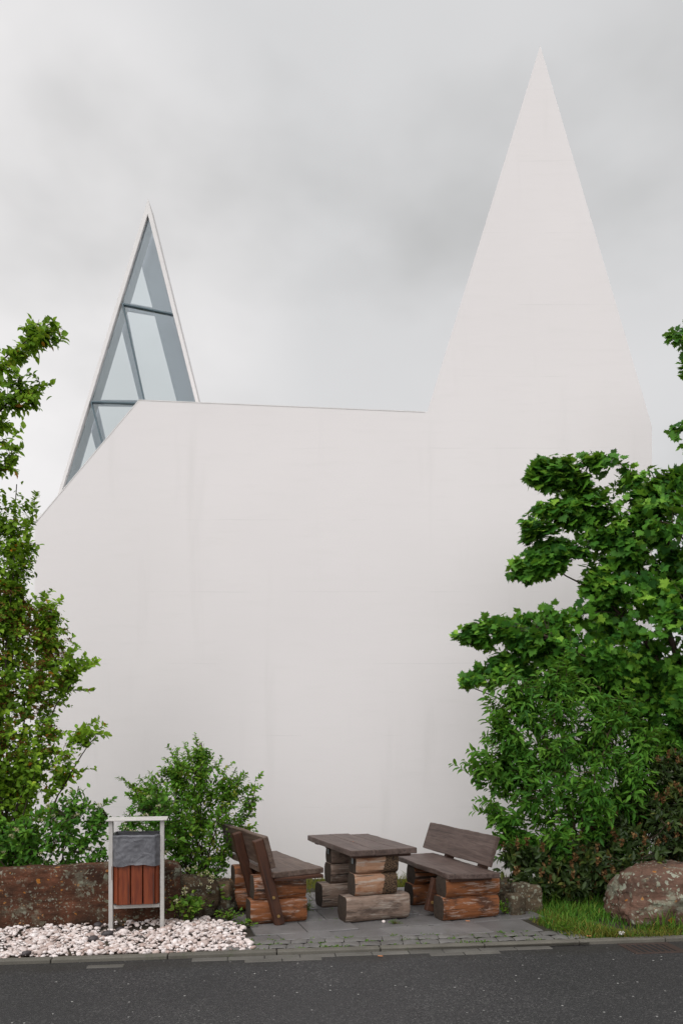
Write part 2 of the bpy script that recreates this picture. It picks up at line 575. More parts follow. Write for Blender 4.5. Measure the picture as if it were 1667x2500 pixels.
M['end_grain'] = end_grain()
M['plank'] = plank_wood('dark_brown_plank', (0.088, 0.057, 0.047), (0.038, 0.023, 0.019), (0.140, 0.100, 0.086), 0.5)
M['plank_left'] = plank_wood('bleached_brown_plank', (0.100, 0.064, 0.048), (0.042, 0.025, 0.018), (0.180, 0.130, 0.104), 0.55)
M['post_wood'] = plank_wood('red_brown_post', (0.060, 0.021, 0.010), (0.022, 0.009, 0.006), (0.092, 0.036, 0.018), 0.55)
M['bolt'] = simple('rusty_zinc_bolt', (0.42, 0.27, 0.10, 1), 0.4, 0.7, 60, 0.5)
M['steel'] = simple('zinc_bracket', (0.24, 0.26, 0.27, 1), 0.45, 0.6, 40, 0.5)
M['sand_block'] = rock('red_sandstone_block', (0.078, 0.033, 0.018), (0.026, 0.014, 0.009), 0.5, 17, 0.9, (0.150, 0.056, 0.030))
M['boulder'] = rock('lichened_boulder', (0.125, 0.070, 0.049), (0.052, 0.034, 0.026), 0.8, 10, 0.4, (0.165, 0.088, 0.062))
M['small_rock'] = rock('mossy_brown_rock', (0.058, 0.038, 0.022), (0.020, 0.014, 0.009), 0.4, 17, 0.3, (0.130, 0.083, 0.047))
M['palisade'] = rock('weathered_stone_post', (0.088, 0.064, 0.041), (0.032, 0.025, 0.016), 0.5, 16, 0.2, (0.125, 0.092, 0.058))
M['asphalt'] = asphalt()
M['slab'] = stone_flat('wet_concrete_slab', (0.128, 0.120, 0.119), (0.200, 0.190, 0.188), 0.45, 0.25, 2.6)
M['cobble'] = stone_flat('dark_sett', (0.115, 0.108, 0.103), (0.185, 0.174, 0.165), 0.5, 0.4, 5)
M['kerb'] = stone_flat('mossy_kerb', (0.105, 0.096, 0.080), (0.160, 0.147, 0.122), 0.7, 0.5, 4)
M['gutter'] = stone_flat('gutter_paver', (0.092, 0.085, 0.075), (0.145, 0.135, 0.120), 0.65, 0.25, 4)
M['soil'] = stone_flat('dark_soil', (0.030, 0.022, 0.015), (0.062, 0.044, 0.028), 0.9, 0.55, 3)
M['joint'] = stone_flat('mossy_joint_sand', (0.022, 0.018, 0.012), (0.042, 0.034, 0.022), 0.9, 0.7, 6)
M['meadow'] = stone_flat('meadow_ground', (0.030, 0.036, 0.012), (0.060, 0.062, 0.018), 0.9, 0.6, 2)
M['iron'] = simple('rusty_cast_iron', (0.060, 0.040, 0.034, 1), 0.6, 0.3, 30, 0.6)
M['void'] = simple('drain_dark', (0.012, 0.011, 0.011, 1), 0.9)
M['pebble'] = var_mat('white_pebbles', [(0.0, (0.060, 0.048, 0.045)), (0.02, (0.10, 0.085, 0.078)), (0.03, (0.40, 0.29, 0.25)), (0.4, (0.64, 0.545, 0.51)), (1.0, (0.80, 0.725, 0.705))], 0.55)
M['dark_pebble'] = var_mat('dark_pebble', [(0.0, (0.05, 0.043, 0.045)), (1.0, (0.085, 0.07, 0.07))], 0.5)
M['bark'] = simple('shrub_bark', (0.055, 0.036, 0.024, 1), 0.85, 0, 25, 0.6)
M['green_stem'] = simple('red_green_stem', (0.080, 0.050, 0.026, 1), 0.7, 0, 25, 0.5)
M['maple'] = leaf_mat('maple_leaf', [(0.0, (0.020, 0.084, 0.014)), (0.35, (0.055, 0.183, 0.020)), (0.7, (0.126, 0.314, 0.030)), (1.0, (0.311, 0.551, 0.060))])
M['lance'] = leaf_mat('lance_leaf', [(0.0, (0.031, 0.115, 0.014)), (0.5, (0.073, 0.214, 0.021)), (1.0, (0.158, 0.332, 0.036))])
M['rhodo'] = leaf_mat('rhododendron_leaf', [(0.0, (0.019, 0.038, 0.010)), (0.6, (0.042, 0.072, 0.016)), (0.9, (0.080, 0.120, 0.024)), (1.0, (0.144, 0.144, 0.032))], 0.15, 0.45, 0.25)
M['shrub'] = leaf_mat('shrub_leaf', [(0.0, (0.047, 0.143, 0.013)), (0.5, (0.112, 0.275, 0.022)), (0.85, (0.207, 0.377, 0.034)), (1.0, (0.276, 0.285, 0.036))])
M['spirea'] = leaf_mat('tall_shrub_leaf', [(0.0, (0.078, 0.167, 0.014)), (0.45, (0.182, 0.342, 0.024)), (0.85, (0.337, 0.537, 0.042)), (0.97, (0.414, 0.457, 0.045)), (1.0, (0.517, 0.201, 0.020))])
M['dogwood'] = leaf_mat('dogwood_leaf', [(0.0, (0.034, 0.120, 0.014)), (0.5, (0.079, 0.221, 0.023)), (1.0, (0.166, 0.340, 0.038))])
M['weed'] = leaf_mat('weed_leaf', [(0.0, (0.060, 0.150, 0.016)), (0.6, (0.120, 0.250, 0.024)), (1.0, (0.22, 0.31, 0.04))])
M['grass'] = leaf_mat('grass_blade', [(0.0, (0.037, 0.124, 0.016)), (0.45, (0.086, 0.223, 0.023)), (0.75, (0.173, 0.276, 0.034)), (0.9, (0.309, 0.281, 0.058)), (1.0, (0.445, 0.223, 0.078))], 0.3, 0.6)
M['dry_grass'] = leaf_mat('dry_grass_blade', [(0.0, (0.065, 0.095, 0.014)), (0.5, (0.16, 0.16, 0.025)), (1.0, (0.30, 0.19, 0.05))], 0.3, 0.6)
M['flower'] = leaf_mat('cream_flower', [(0.0, (0.48, 0.42, 0.20)), (0.6, (0.66, 0.60, 0.40)), (1.0, (0.72, 0.70, 0.56))], 0.3, 0.6)
M['brown_flower'] = leaf_mat('spent_brown_flower', [(0.0, (0.078, 0.029, 0.010)), (0.6, (0.156, 0.058, 0.018)), (1.0, (0.260, 0.111, 0.034))], 0.15, 0.8)
M['seedhead'] = leaf_mat('rhododendron_seedhead', [(0.0, (0.080, 0.036, 0.014)), (0.6, (0.165, 0.078, 0.030)), (1.0, (0.32, 0.21, 0.09))], 0.1, 0.8)
M['paper'] = simple('crumpled_paper', (0.66, 0.64, 0.62, 1), 0.8)
M['orange_leaf'] = simple('orange_leaf', (0.45, 0.12, 0.015, 1), 0.6)
M['filter'] = simple('orange_filter', (0.50, 0.20, 0.08, 1), 0.8)


def glass():
    k = NT('tinted_glass')
    k.t.nodes.remove(k.b)
    tr = k.n('ShaderNodeBsdfTransparent'); tr.inputs[0].default_value = (0.77, 0.795, 0.795, 1)
    gl = k.n('ShaderNodeBsdfGlossy'); gl.inputs['Roughness'].default_value = 0.03; gl.inputs[0].default_value = (0.85, 0.92, 0.98, 1)
    fr = k.n('ShaderNodeFresnel'); fr.inputs[0].default_value = 1.5
    mx = k.n('ShaderNodeMixShader')
    k.l(k.math('ADD', fr.outputs[0], 0.03), mx.inputs[0])
    k.l(tr.outputs[0], mx.inputs[1]); k.l(gl.outputs[0], mx.inputs[2]); k.l(mx.outputs[0], k.out.inputs[0])
    return k.m


M['glass'] = glass()


def bag_mat():
    k = NT('grey_bin_liner')
    v = k.coord()
    w = k.noise(k.coord((1.4, 1.4, 1.0)), 7, 6, 0.6, 1.2)
    c = k.ramp(w, [(0.3, (0.085, 0.085, 0.096)), (0.7, (0.150, 0.150, 0.166))])
    k.bump(w, 0.5, 0.03)
    return k.fin(c, 0.36, 0.5)


M['bag'] = bag_mat()

# ------------------------------------------------------------------ ground, road, paving
OK_ = Vector((0.0, 6.646, 0.0))                       # a point on the front edge of the kerb
ANG = math.radians(7.2)
E_ = Vector((math.cos(ANG), math.sin(ANG), 0))
N_ = Vector((-math.sin(ANG), math.cos(ANG), 0))


def kp(s, t, z=0.0):
    p = OK_ + E_ * s + N_ * t
    return Vector((p.x, p.y, z))


ROAD_Z = -0.035
bm = bmesh.new()
ys = [-400, 9.3, 10.2, 11.2, 14, 1500]
zs = [-0.075, -0.075, -0.12, -0.22, -0.22, -0.22]
rows = []
for y, z in zip(ys, zs):
    rows.append([bm.verts.new((x, y, z)) for x in (-1500, -30, 0, 30, 1500)])
for a, b in zip(rows, rows[1:]):
    for i in range(4):
        bm.faces.new((a[i], a[i + 1], b[i + 1], b[i]))
tag(obj('ground', bm, M['meadow']), kind='structure')

bm = bmesh.new()
bm.faces.new([bm.verts.new(kp(s, t, ROAD_Z)) for s, t in ((-120, -8.0), (120, -8.0), (120, -0.001), (-120, -0.001))])
tag(obj('road', bm, M['asphalt']), kind='structure')

# soil bed behind the kerb, below everything that grows there
bm = bmesh.new()
bm.faces.new([bm.verts.new(kp(s, t, -0.022)) for s, t in ((-40, 0.09), (40, 0.09), (40, 2.9), (-40, 2.9))])
tag(obj('soil', bm, M['soil']), kind='structure')

# kerb stones
bm = bmesh.new()
s = -30.0
while s < 30:
    ln = random.uniform(0.85, 1.0)
    h = random.uniform(-0.003, 0.003)
    b2 = bmesh.new()
    add_box(b2, (0.004, 0.0, -0.12), (ln - 0.004, 0.098, h), 0.010, 2)
    for v in b2.verts:
        v.co.z += nz(v.co + Vector((s, 0, 0)), 6, 1) * 0.004
        v.co = kp(s + v.co.x, v.co.y, v.co.z)
    me = bpy.data.meshes.new('tmp'); b2.to_mesh(me); b2.free(); bm.from_mesh(me); bpy.data.meshes.remove(me)
    s += ln
tag(obj('kerb', bm, M['kerb']), kind='structure')

# gutter pavers in front of the kerb, partly tarred over
bm = bmesh.new()
for row, (t0, t1) in enumerate(((-0.105, -0.006), (-0.195, -0.113))):
    s = -3.6 + row * 0.13
    while s < 1.9:
        ln = random.uniform(0.31, 0.35)
        px = s
        show = (row == 0 and px > -1.6) or (row == 1 and (-0.95 < px < -0.4 or 0.55 < px < 1.3 or -2.2 < px < -1.9))
        if row == 0 and random.random() < 0.06: show = False
        if show:
            z = ROAD_Z + random.uniform(0.003, 0.007)
            b2 = bmesh.new()
            add_box(b2, (0.004, t0, -0.10), (ln - 0.004, t1, z), 0.004)
            for v in b2.verts:
                v.co = kp(s + v.co.x, v.co.y, v.co.z)
            me = bpy.data.meshes.new('tmp'); b2.to_mesh(me); b2.free(); bm.from_mesh(me); bpy.data.meshes.remove(me)
        s += ln
tag(obj('gutter', bm, M['gutter']), kind='structure')


def in_poly(p, poly):
    x, y = p
    ins = False
    j = len(poly) - 1
    for i in range(len(poly)):
        xi, yi = poly[i]; xj, yj = poly[j]
        if (yi > y) != (yj > y) and x < (xj - xi) * (y - yi) / (yj - yi) + xi:
            ins = not ins
        j = i
    return ins


def gpoly(pts):
    return [tuple(ground(*p)[:2]) for p in pts]


PAVE = gpoly([(628, 2322), (560, 2262), (548, 2225), (590, 2190), (760, 2172), (1180, 2168), (1245, 2205), (1262, 2228), (1378, 2285), (1395, 2300)])
# bed of the paving
bm = bmesh.new()
bed = gpoly([(612, 2324), (535, 2262), (530, 2210), (590, 2184), (760, 2166), (1190, 2162), (1262, 2205), (1290, 2228), (1420, 2285), (1440, 2299)])
bm.faces.new([bm.verts.new((x, y, -0.014)) for x, y in bed])
tag(obj('paving_bed', bm, M['joint']), kind='structure')
# slabs
PA = math.radians(15)
pe = Vector((math.cos(PA), math.sin(PA), 0)); pn = Vector((-math.sin(PA), math.cos(PA), 0))
bm = bmesh.new()
o0 = kp(-1.6, 0.40)
for j in range(0, 8):
    off = (j % 2) * 0.26 + 0.05 * j
    for i in range(-3, 10):
        x0, y0 = i * 0.52 + off - 0.5, j * 0.50 - 0.45
        corners = [(x0 + 0.004, y0 + 0.004), (x0 + 0.516, y0 + 0.004), (x0 + 0.516, y0 + 0.496), (x0 + 0.004, y0 + 0.496)]
        W = [o0 + pe * a + pn * b for a, b in corners]
        c = sum((w for w in W), Vector()) / 4
        # keep slabs whose centre lies inside the paved patch and behind the setts
        if not in_poly((c.x, c.y), PAVE): continue
        tilt = (random.uniform(-0.006, 0.006), random.uniform(-0.006, 0.006)); h = random.uniform(-0.004, 0.004)
        top = []
        for (a, b), w in zip(corners, W):
            t = (w - OK_).dot(N_)
            if t < 0.425:
                w = w + N_ * (0.425 - t) 
            top.append(Vector((w.x, w.y, h + tilt[0] * (a - x0 - .26) * 4 + tilt[1] * (b - y0 - .25) * 4)))
        if (top[2] - top[1]).length < 0.12: continue
        b2 = bmesh.new()
        vt = [b2.verts.new(p) for p in top]
        vb = [b2.verts.new(p + Vector((0, 0, -0.06))) for p in top]
        ft = b2.faces.new(vt)
        for q in range(4):
            b2.faces.new((vt[q], vb[q], vb[(q + 1) % 4], vt[(q + 1) % 4]))
        bmesh.ops.bevel(b2, geom=list(ft.edges), offset=0.005, segments=1, affect='EDGES')
        me = bpy.data.meshes.new('tmp'); b2.to_mesh(me); b2.free(); bm.from_mesh(me); bpy.data.meshes.remove(me)
tag(obj('pavement', bm, M['slab']), kind='structure')

# two rows of setts between kerb and slabs
bm = bmesh.new()
for row in range(2):
    s = -1.05 + row * 0.07
    while s < (2.35 if row == 0 else 2.15):
        ln = random.uniform(0.15, 0.22)
        d0, d1 = 0.108 + row * 0.160, 0.108 + row * 0.160 + random.uniform(0.143, 0.152)
        b2 = bmesh.new()
        bmesh.ops.create_grid(b2, x_segments=5, y_segments=5, size=0.5)
        for v in b2.verts:
            u, w = v.co.x, v.co.y
            r = (abs(2 * u) ** 4 + abs(2 * w) ** 4)
            z = 0.008 - 0.010 * min(r, 1.6)
            a = s + ln / 2 + u * (ln - 0.004) * (1 - 0.05 * abs(2 * w) ** 3)
            b = (d0 + d1) / 2 + w * (d1 - d0) * (1 - 0.05 * abs(2 * u) ** 3)
            z += nz((a, b, 0), 14, 2) * 0.006
            v.co = kp(a + 0.12 * (b - 0.1), b + nz((a, b, 0), 5, 5) * 0.008, z)
        me = bpy.data.meshes.new('tmp'); b2.to_mesh(me); b2.free(); bm.from_mesh(me); bpy.data.meshes.remove(me)
        s += ln
tag(obj('sett_strip', bm, M['cobble'], smooth=True), kind='structure')

# ------------------------------------------------------------------ church
WY = 11.5
GY = 15.0


def wp(px, py, y=WY):
    return at(px, py, y)


church = empty('church', (0, WY, -0.2), 0, 'plain white rendered church with a tall pointed white spire and a smaller glazed spire', 'church')


def cl(p):
    return Vector(p) - Vector((0, WY, -0.2))


# one plain front: body and spire share the same plane (the spire thins towards its tip)
ring = [(86, 2175), (86, 1278), (340, 977), (1036, 1006), (1043, 1004), (1590, 1040), (1592, 2175)]
front = [cl(wp(*p)) for p in ring]
back = [p + Vector((0, 4.0, 0)) for p in front]
apex = cl(wp(1318, 111))
bm = bmesh.new()
F = [bm.verts.new(p) for p in front]
B = [bm.verts.new(p) for p in back]
A = bm.verts.new(apex)
A2 = bm.verts.new(apex + Vector((0, 0.30, -0.25)))
f_ = [bm.faces.new(F)]
bmesh.ops.triangulate(bm, faces=f_)
bm.faces.new((F[4], A, F[5]))
bb_ = [bm.faces.new(B[::-1])]
bmesh.ops.triangulate(bm, faces=bb_)
bm.faces.new((B[5], A2, B[4]))
for i in range(7):
    j = (i + 1) % 7
    if i == 4:
        for q in ((F[4], B[4], A2), (F[4], A2, A), (F[5], A, A2), (F[5], A2, B[5])):
            bm.faces.new(q)
    else:
        bm.faces.new((F[i], B[i], B[j], F[j]))
obj('wall', bm, M['plaster'], church)
# thin metal coping along the roof edge, 2 cm proud of the wall
bm = bmesh.new()
def strip(bm, p, q, h, y0, y1, up):
    p, q = Vector(p), Vector(q)
    a = [p + Vector((0, y0, 0)) - up * 0.005, q + Vector((0, y0, 0)) - up * 0.005, q + Vector((0, y0, 0)) + up * h, p + Vector((0, y0, 0)) + up * h]
    add_prism(bm, a, [v + Vector((0, y1 - y0, 0)) for v in a])
strip(bm, front[1], front[2], 0.009, -0.004, 0.4, Vector((-0.76, 0, 0.65)))
strip(bm, front[2] + Vector((0.004, 0, 0)), front[3], 0.009, -0.004, 0.4, Vector((0, 0, 1)))
obj('coping', bm, M['coping'], church)
# low wing running behind to the left
bm = bmesh.new()
w0 = [cl(wp(-420, 1268, 15.6)), cl(wp(140, 1252, 15.6)), cl(wp(140, 2120, 15.6)), cl(wp(-420, 2120, 15.6))]
add_prism(bm, w0, [p + Vector((0, 6, 0)) for p in w0])
obj('low_wing', bm, M['wing'], church)

# glazed spire behind
def gp(px, py, y=GY):
    return cl(at(px, py, y))
spire = empty('glazed_spire', (0, 0, 0))
spire.parent = church
bm = bmesh.new()
outer = [(362, 485), (565, 1300), (113, 1300)]
inner = [(361, 522), (556, 1290), (123, 1290)]
def ring_solid(bm, outer, inner, y, d):
    of = [gp(*p, y) for p in outer]; inf = [gp(*p, y) for p in inner]
    ob = [p + Vector((0, d, 0)) for p in of]; ib = [p + Vector((0, d, 0)) for p in inf]
    V = [[bm.verts.new(p) for p in r] for r in (of, inf, ob, ib)]
    n = len(outer)
    for i in range(n):
        j = (i + 1) % n
        bm.faces.new((V[0][i], V[0][j], V[1][j], V[1][i]))
        bm.faces.new((V[2][i], V[3][i], V[3][j], V[2][j]))
        bm.faces.new((V[0][i], V[2][i], V[2][j], V[0][j]))
        bm.faces.new((V[1][i], V[1][j], V[3][j], V[3][i]))
ring_solid(bm, outer, inner, GY, 0.45)
obj('frame', bm, M['coping'], spire)
cells = [
    ([(361, 523), (420, 763), (297, 738)], [(345, 645), (373, 751), (317, 740)]),
    ([(298, 742), (421, 767), (477, 984), (354, 984)], [(309, 757), (377, 768), (433, 984), (354, 984)]),
    ([(296, 744), (349, 978), (222, 976)], [(297, 803), (340, 977), (244, 976)]),
    ([(225, 982), (478, 990), (555, 1288), (308, 1288)], [(238, 989), (438, 992), (508, 1288), (308, 1288)]),
    ([(222, 985), (302, 1288), (125, 1288)], [(222, 1048), (285, 1288), (150, 1288)])]
bars = [((297, 739), (420, 764), 3.0), ((299, 741), (352, 980), 3.0), ((222, 979), (478, 987), 3.0), ((222, 981), (305, 1288), 3.0)]
for p, q, w in bars:
    bm = bmesh.new()
    a, b = gp(*p), gp(*q)
    d = (b - a).normalized(); up = Vector((-d.z, 0, d.x)) * (w * GY / FPX * 0.5)
    f = [a - up, b - up, b + up, a + up]
    f = [v + Vector((0, 0.02, 0)) for v in f]
    add_prism(bm, f, [v + Vector((0, 0.09, 0)) for v in f])
    obj('mullion', bm, M['mullion'], spire)
bm = bmesh.new()
for (o_, i_) in cells:
    cx = sum(p[0] for p in o_) / len(o_); cy = sum(p[1] for p in o_) / len(o_)
    sh = [(cx + (p[0] - cx) * 1.03, cy + (p[1] - cy) * 1.03) for p in o_]
    ring_solid(bm, sh, i_, GY + 0.5, 0.06)
obj('inner_reveal', bm, M['reveal'], spire)
for (o_, i_) in cells:
    bm = bmesh.new()
    f = [gp(*p) + Vector((0, 0.06, 0)) for p in o_]
    add_prism(bm, f, [v + Vector((0, 0.012, 0)) for v in f])
    obj('glass_pane', bm, M['glass'], spire)

# ------------------------------------------------------------------ timber furniture
def log_bm(L, w, h, seed, flat_top=0.86, flat_bot=0.86, nseg=26, nl=22, taper=0.03, ends=0.005):
    """log along x from 0 to L, resting on z=0, centred on y"""
    bm = bmesh.new()
    rings = []
    for i in range(nl + 1):
        x = L * i / nl
        sc_ = 1 + taper * (0.5 - i / nl)
        if i in (0, nl): sc_ *= 1 - ends / (h * 0.5)
        ring = []
        for k in range(nseg):
            a = 2 * math.pi * k / nseg
            c, s_ = math.cos(a), math.sin(a)
            ex = 0.66
            y = math.copysign(abs(c) ** ex, c) * w * 0.5 * sc_
            z = math.copysign(abs(s_) ** ex, s_) * h * 0.5 * sc_
            p = Vector((x, y, z))
            dsp = nz((x * 1.2 + seed, y * 4, z * 4), 1.6, seed, 3) * 0.007 + nz((x * 3, y * 30, z * 30), 1.0, seed + 3, 2) * 0.004
            r = Vector((0, c, s_))
            p += r * dsp
            p.z = min(p.z, h * 0.5 * flat_top + 0.001 * nz(p, 8, seed)) if flat_top < 1 else p.z
            p.z = max(p.z, -h * 0.5 * flat_bot)
            xx = x + (nz((y * 9, z * 9, seed), 1.5, seed) * 0.006 if i in (0, nl) else 0)
            ring.append(bm.verts.new((xx - L / 2, p.y, p.z)))
        rings.append(ring)
    for a, b in zip(rings, rings[1:]):
        for k in range(nseg):
            bm.faces.new((a[k], a[(k + 1) % nseg], b[(k + 1) % nseg], b[k]))
    body = set(bm.faces)
    for r, sgn in ((rings[0], -1), (rings[-1], 1)):
        c = sum((v.co for v in r), Vector()) / nseg
        prev = r
        for f in (0.85, 0.5):
            cur = [bm.verts.new(c + (v.co - c) * f + Vector((sgn * 0.006 * (1 - f), 0, 0))) for v in r]
            for k in range(nseg):
                bm.faces.new((prev[k], prev[(k + 1) % nseg], cur[(k + 1) % nseg], cur[k]))
            prev = cur
        cv = bm.verts.new(c + Vector((sgn * 0.004, 0, 0)))
        for k in range(nseg):
            bm.faces.new((prev[k], prev[(k + 1) % nseg], cv))
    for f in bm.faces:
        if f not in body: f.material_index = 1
    return bm


def put_log(name, root, x0, x1, yc, z0, w, h, m, seed, rz=0.0, **kw):
    """log lying along the root's x axis"""
    o = obj(name, log_bm(x1 - x0, w, h, seed, **kw), m, root, smooth=False)
    me = o.data
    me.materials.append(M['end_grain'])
    me.polygons.foreach_set('use_smooth', [True] * len(me.polygons))
    fb = kw.get('flat_bot', 0.86)
    o.location = ((x0 + x1) / 2, yc, z0 + h * 0.5 * fb)
    o.rotation_euler = (0, 0, rz)
    try:
        me.set_sharp_from_angle(angle=math.radians(50))
    except Exception:
        pass
    return o


def plank_bm(L, w, t, seed, wob=0.006, skew=(0, 0), nl=28, nw=5, bev=0.006):
    """sawn board: length along x (0..L), width along y (0..w), thickness z (0..t), hand-cut edges"""
    bm = bmesh.new()
    grid = {}
    for i in range(nl + 1):
        for j in range(nw + 1):
            for k in range(2):
                x = L * i / nl; y = w * j / nw; z = t * k
                fr = j / nw
                x += (skew[0] * (1 - fr)) * (1 - i / nl) + (skew[1] * (1 - fr)) * (i / nl)
                if j in (0, nw): y += nz((x, y * 3, 0), 2.4, seed, 4) * wob * 1.8
                z += nz((x, y, 0), 3.0, seed + 5, 3) * wob * 0.5
                if i in (0, nl): x += nz((0, y, z), 9, seed + 9, 3) * wob * 0.7
                grid[i, j, k] = bm.verts.new((x, y, z))
    for i in range(nl):
        for j in range(nw):
            bm.faces.new([grid[a] for a in ((i, j, 1), (i + 1, j, 1), (i + 1, j + 1, 1), (i, j + 1, 1))])
            bm.faces.new([grid[a] for a in ((i, j, 0), (i, j + 1, 0), (i + 1, j + 1, 0), (i + 1, j, 0))])
    for i in range(nl):
        bm.faces.new([grid[a] for a in ((i, 0, 0), (i + 1, 0, 0), (i + 1, 0, 1), (i, 0, 1))])
        bm.faces.new([grid[a] for a in ((i, nw, 0), (i, nw, 1), (i + 1, nw, 1), (i + 1, nw, 0))])
    for j in range(nw):
        bm.faces.new([grid[a] for a in ((0, j, 0), (0, j, 1), (0, j + 1, 1), (0, j + 1, 0))])
        bm.faces.new([grid[a] for a in ((nl, j, 0), (nl, j + 1, 0), (nl, j + 1, 1), (nl, j, 1))])
    bmesh.ops.recalc_face_normals(bm, faces=bm.faces[:])
    es = [e for e in bm.edges if len(e.link_faces) == 2 and e.calc_face_angle(0) > 1.0]
    bmesh.ops.bevel(bm, geom=es, offset=bev, segments=2, affect='EDGES', profile=0.6)
    return bm


def bench(name_label, loc, rz, front, prm):
    """front=+1: people face local +x, back at low x; front=-1 mirrored. local y runs along the bench."""
    root = empty('log_bench', loc, rz, name_label, 'bench', 'rustic log benches on the paving')
    W = prm['W']
    fx = (lambda x: x) if front > 0 else (lambda x: W - x)
    for n_, y0 in enumerate(prm['sup']):
        for lv, (z0, h, xa, xb) in enumerate(prm['logs']):
            a, b = sorted((fx(xa), fx(xb)))
            put_log('log', root, a + 0.01 * n_, b + 0.012 * n_, y0 + 0.125, z0, 0.25 + 0.01 * (lv == 0), h, M['bench_log'], 3 * n_ + lv + prm['seed'], rz=prm.get('lrz', 0) + random.uniform(-0.02, 0.02),
                    flat_bot=0.88 if lv else 0.92, flat_top=0.88)
    zt = prm['seat_z']; th = 0.058
    # seat board, rotated so its grain runs along the bench
    s0, s1 = prm['seat_x']; y0, y1 = prm['seat_y']
    sb = obj('seat', plank_bm(y1 - y0, s1 - s0, th, prm['seed'] + 1, 0.010, prm.get('skew', (0, 0)), nw=7, bev=0.010), prm['mat'], root)
    if front > 0:      # board x -> +y, board y -> -x
        axes(sb, (s1, y0, zt - th), (0, 1, 0), (-1, 0, 0), (0, 0, 1))
    else:
        axes(sb, (W - s0, y0, zt - th), (0, 1, 0), (-1, 0, 0), (0, 0, 1))
    bt = obj('batten', plank_bm(s1 - s0 - 0.06, 0.09, 0.035, 77, 0.004), M['post_wood'], root)
    xb = s0 + 0.03 if front > 0 else W - s1 + 0.03
    bt.location = (xb, y0 + 0.02, zt - th - 0.036)
    # leaning posts
    ln = prm['lean']
    lean = Vector((-math.sin(ln) * front, 0, math.cos(ln)))
    nrm = Vector((math.cos(ln) * front, 0, math.sin(ln)))     # towards the sitter
    for (py, zb) in prm['posts']:
        L = (prm['post_top'] - zb) / math.cos(ln)
        bm = box_bm((-0.052, -0.04, 0), (0.052, 0.04, L), 0.012, 2)
        bmesh.ops.subdivide_edges(bm, edges=[e for e in bm.edges if e.calc_length() > 0.5], cuts=8)
        for v in bm.verts:
            v.co.x += nz((0, 0, v.co.z), 3, py * 9) * 0.008
        p = obj('backrest_post', bm, M['post_wood'], root)
        org = Vector((fx(prm['post_x'] - zb * math.tan(ln)), py, zb))
        axes(p, org, nrm if front > 0 else -nrm, (0, 1, 0), lean)
        # shared material has its grain along x; turn the coordinates with the mesh
        me = p.data
        R = Matrix.Rotation(math.radians(90), 4, 'Y')
        me.transform(R)
        p.matrix_basis = p.matrix_basis @ R.inverted()
        ys = -0.046 if front > 0 else -0.046
        for q in prm['bolts']:
            bm = bmesh.new()
            add_cyl(bm, Vector((0, ys + 0.001, q)), 0.017, (0, -1, 0), 0.012, 12)
            bo = obj('bolt', bm, M['bolt'], p)
            bo.data.transform(R)
    # backrest board
    L = prm['back_y'][1] - prm['back_y'][0]
    bb = obj('backrest', plank_bm(L, prm['back_h'], 0.052, prm['seed'] + 2, 0.003, prm.get('bskew', (0, 0)), bev=0.009), prm['mat_back'], root)
    base_x = prm['post_x'] - prm['back_z'] * math.tan(ln)
    org = Vector((fx(base_x) + 0.054 * front * math.cos(ln), prm['back_y'][0], prm['back_z']))
    if front > 0:
        axes(bb, org + Vector((nrm.x, 0, nrm.z)) * 0.0525, (0, 1, 0), lean, (0, 1, 0))
        # x along bench, y up the lean, z = cross -> (nrm) direction
        axes(bb, org, (0, 1, 0), lean, Vector((0, 1, 0)).cross(lean))
    else:
        axes(bb, org + nrm * 0.053, (0, 1, 0), lean, Vector((0, 1, 0)).cross(lean))
    if prm.get('brace'):
        bx, by, l2, z0 = prm['brace']
        bm = box_bm((-0.05, -0.035, 0), (0.05, 0.035, l2), 0.01, 2)
        p = obj('brace', bm, M['post_wood'], root)
        p.location = (bx, by, z0); p.rotation_euler = (0, math.radians(14), 0)
        bm = bmesh.new()
        add_cyl(bm, Vector((0.0, -0.04, 0.10)), 0.018, (0, -1, 0), 0.014, 12)
        obj('bolt', bm, M['bolt'], p)
    return root


bench('weathered log bench seen from behind, its back to the shrub and facing the table', (-0.90, 7.50, 0), math.radians(25), +1, dict(
    W=0.60, sup=(0.0, 0.72), logs=((0, 0.275, 0.0, 0.60), (0.250, 0.275, 0.04, 0.595)), lrz=-0.10, seat_z=0.552, seat_x=(0.17, 0.77), seat_y=(-0.12, 1.42),
    lean=0.265, post_x=0.275, posts=((-0.035, 0.0), (0.685, 0.0)), post_top=0.885, back_y=(-0.09, 1.48), back_z=0.585, back_h=0.335,
    bolts=(0.10, 0.30), seed=11, mat=M['plank_left'], mat_back=M['plank_left'], skew=(0.09, 0)))
bench('dark brown log bench facing left to the table, its backrest against the wall', (1.07, 7.70, 0), math.radians(19), -1, dict(
    W=0.66, sup=(0.0, 0.80), logs=((0, 0.270, 0.0, 0.66), (0.240, 0.248, -0.01, 0.63)), seat_z=0.505, seat_x=(0.08, 0.63), seat_y=(-0.05, 1.45),
    lean=0.32, post_x=0.20, posts=((0.30, 0.0), (1.10, 0.0)), post_top=0.80, back_y=(0.03, 1.66), back_z=0.53, back_h=0.34,
    bolts=(0.10,), seed=31, mat=M['plank'], mat_back=M['plank'], skew=(-0.10, 0), brace=(-0.02, 0.32, 0.36, 0.05)))

# picnic table
TR = math.radians(20)
table = empty('log_table', (0.055, 7.60, 0), TR, 'rustic wooden table with a dark three board top on stacked grey logs between the benches', 'table')
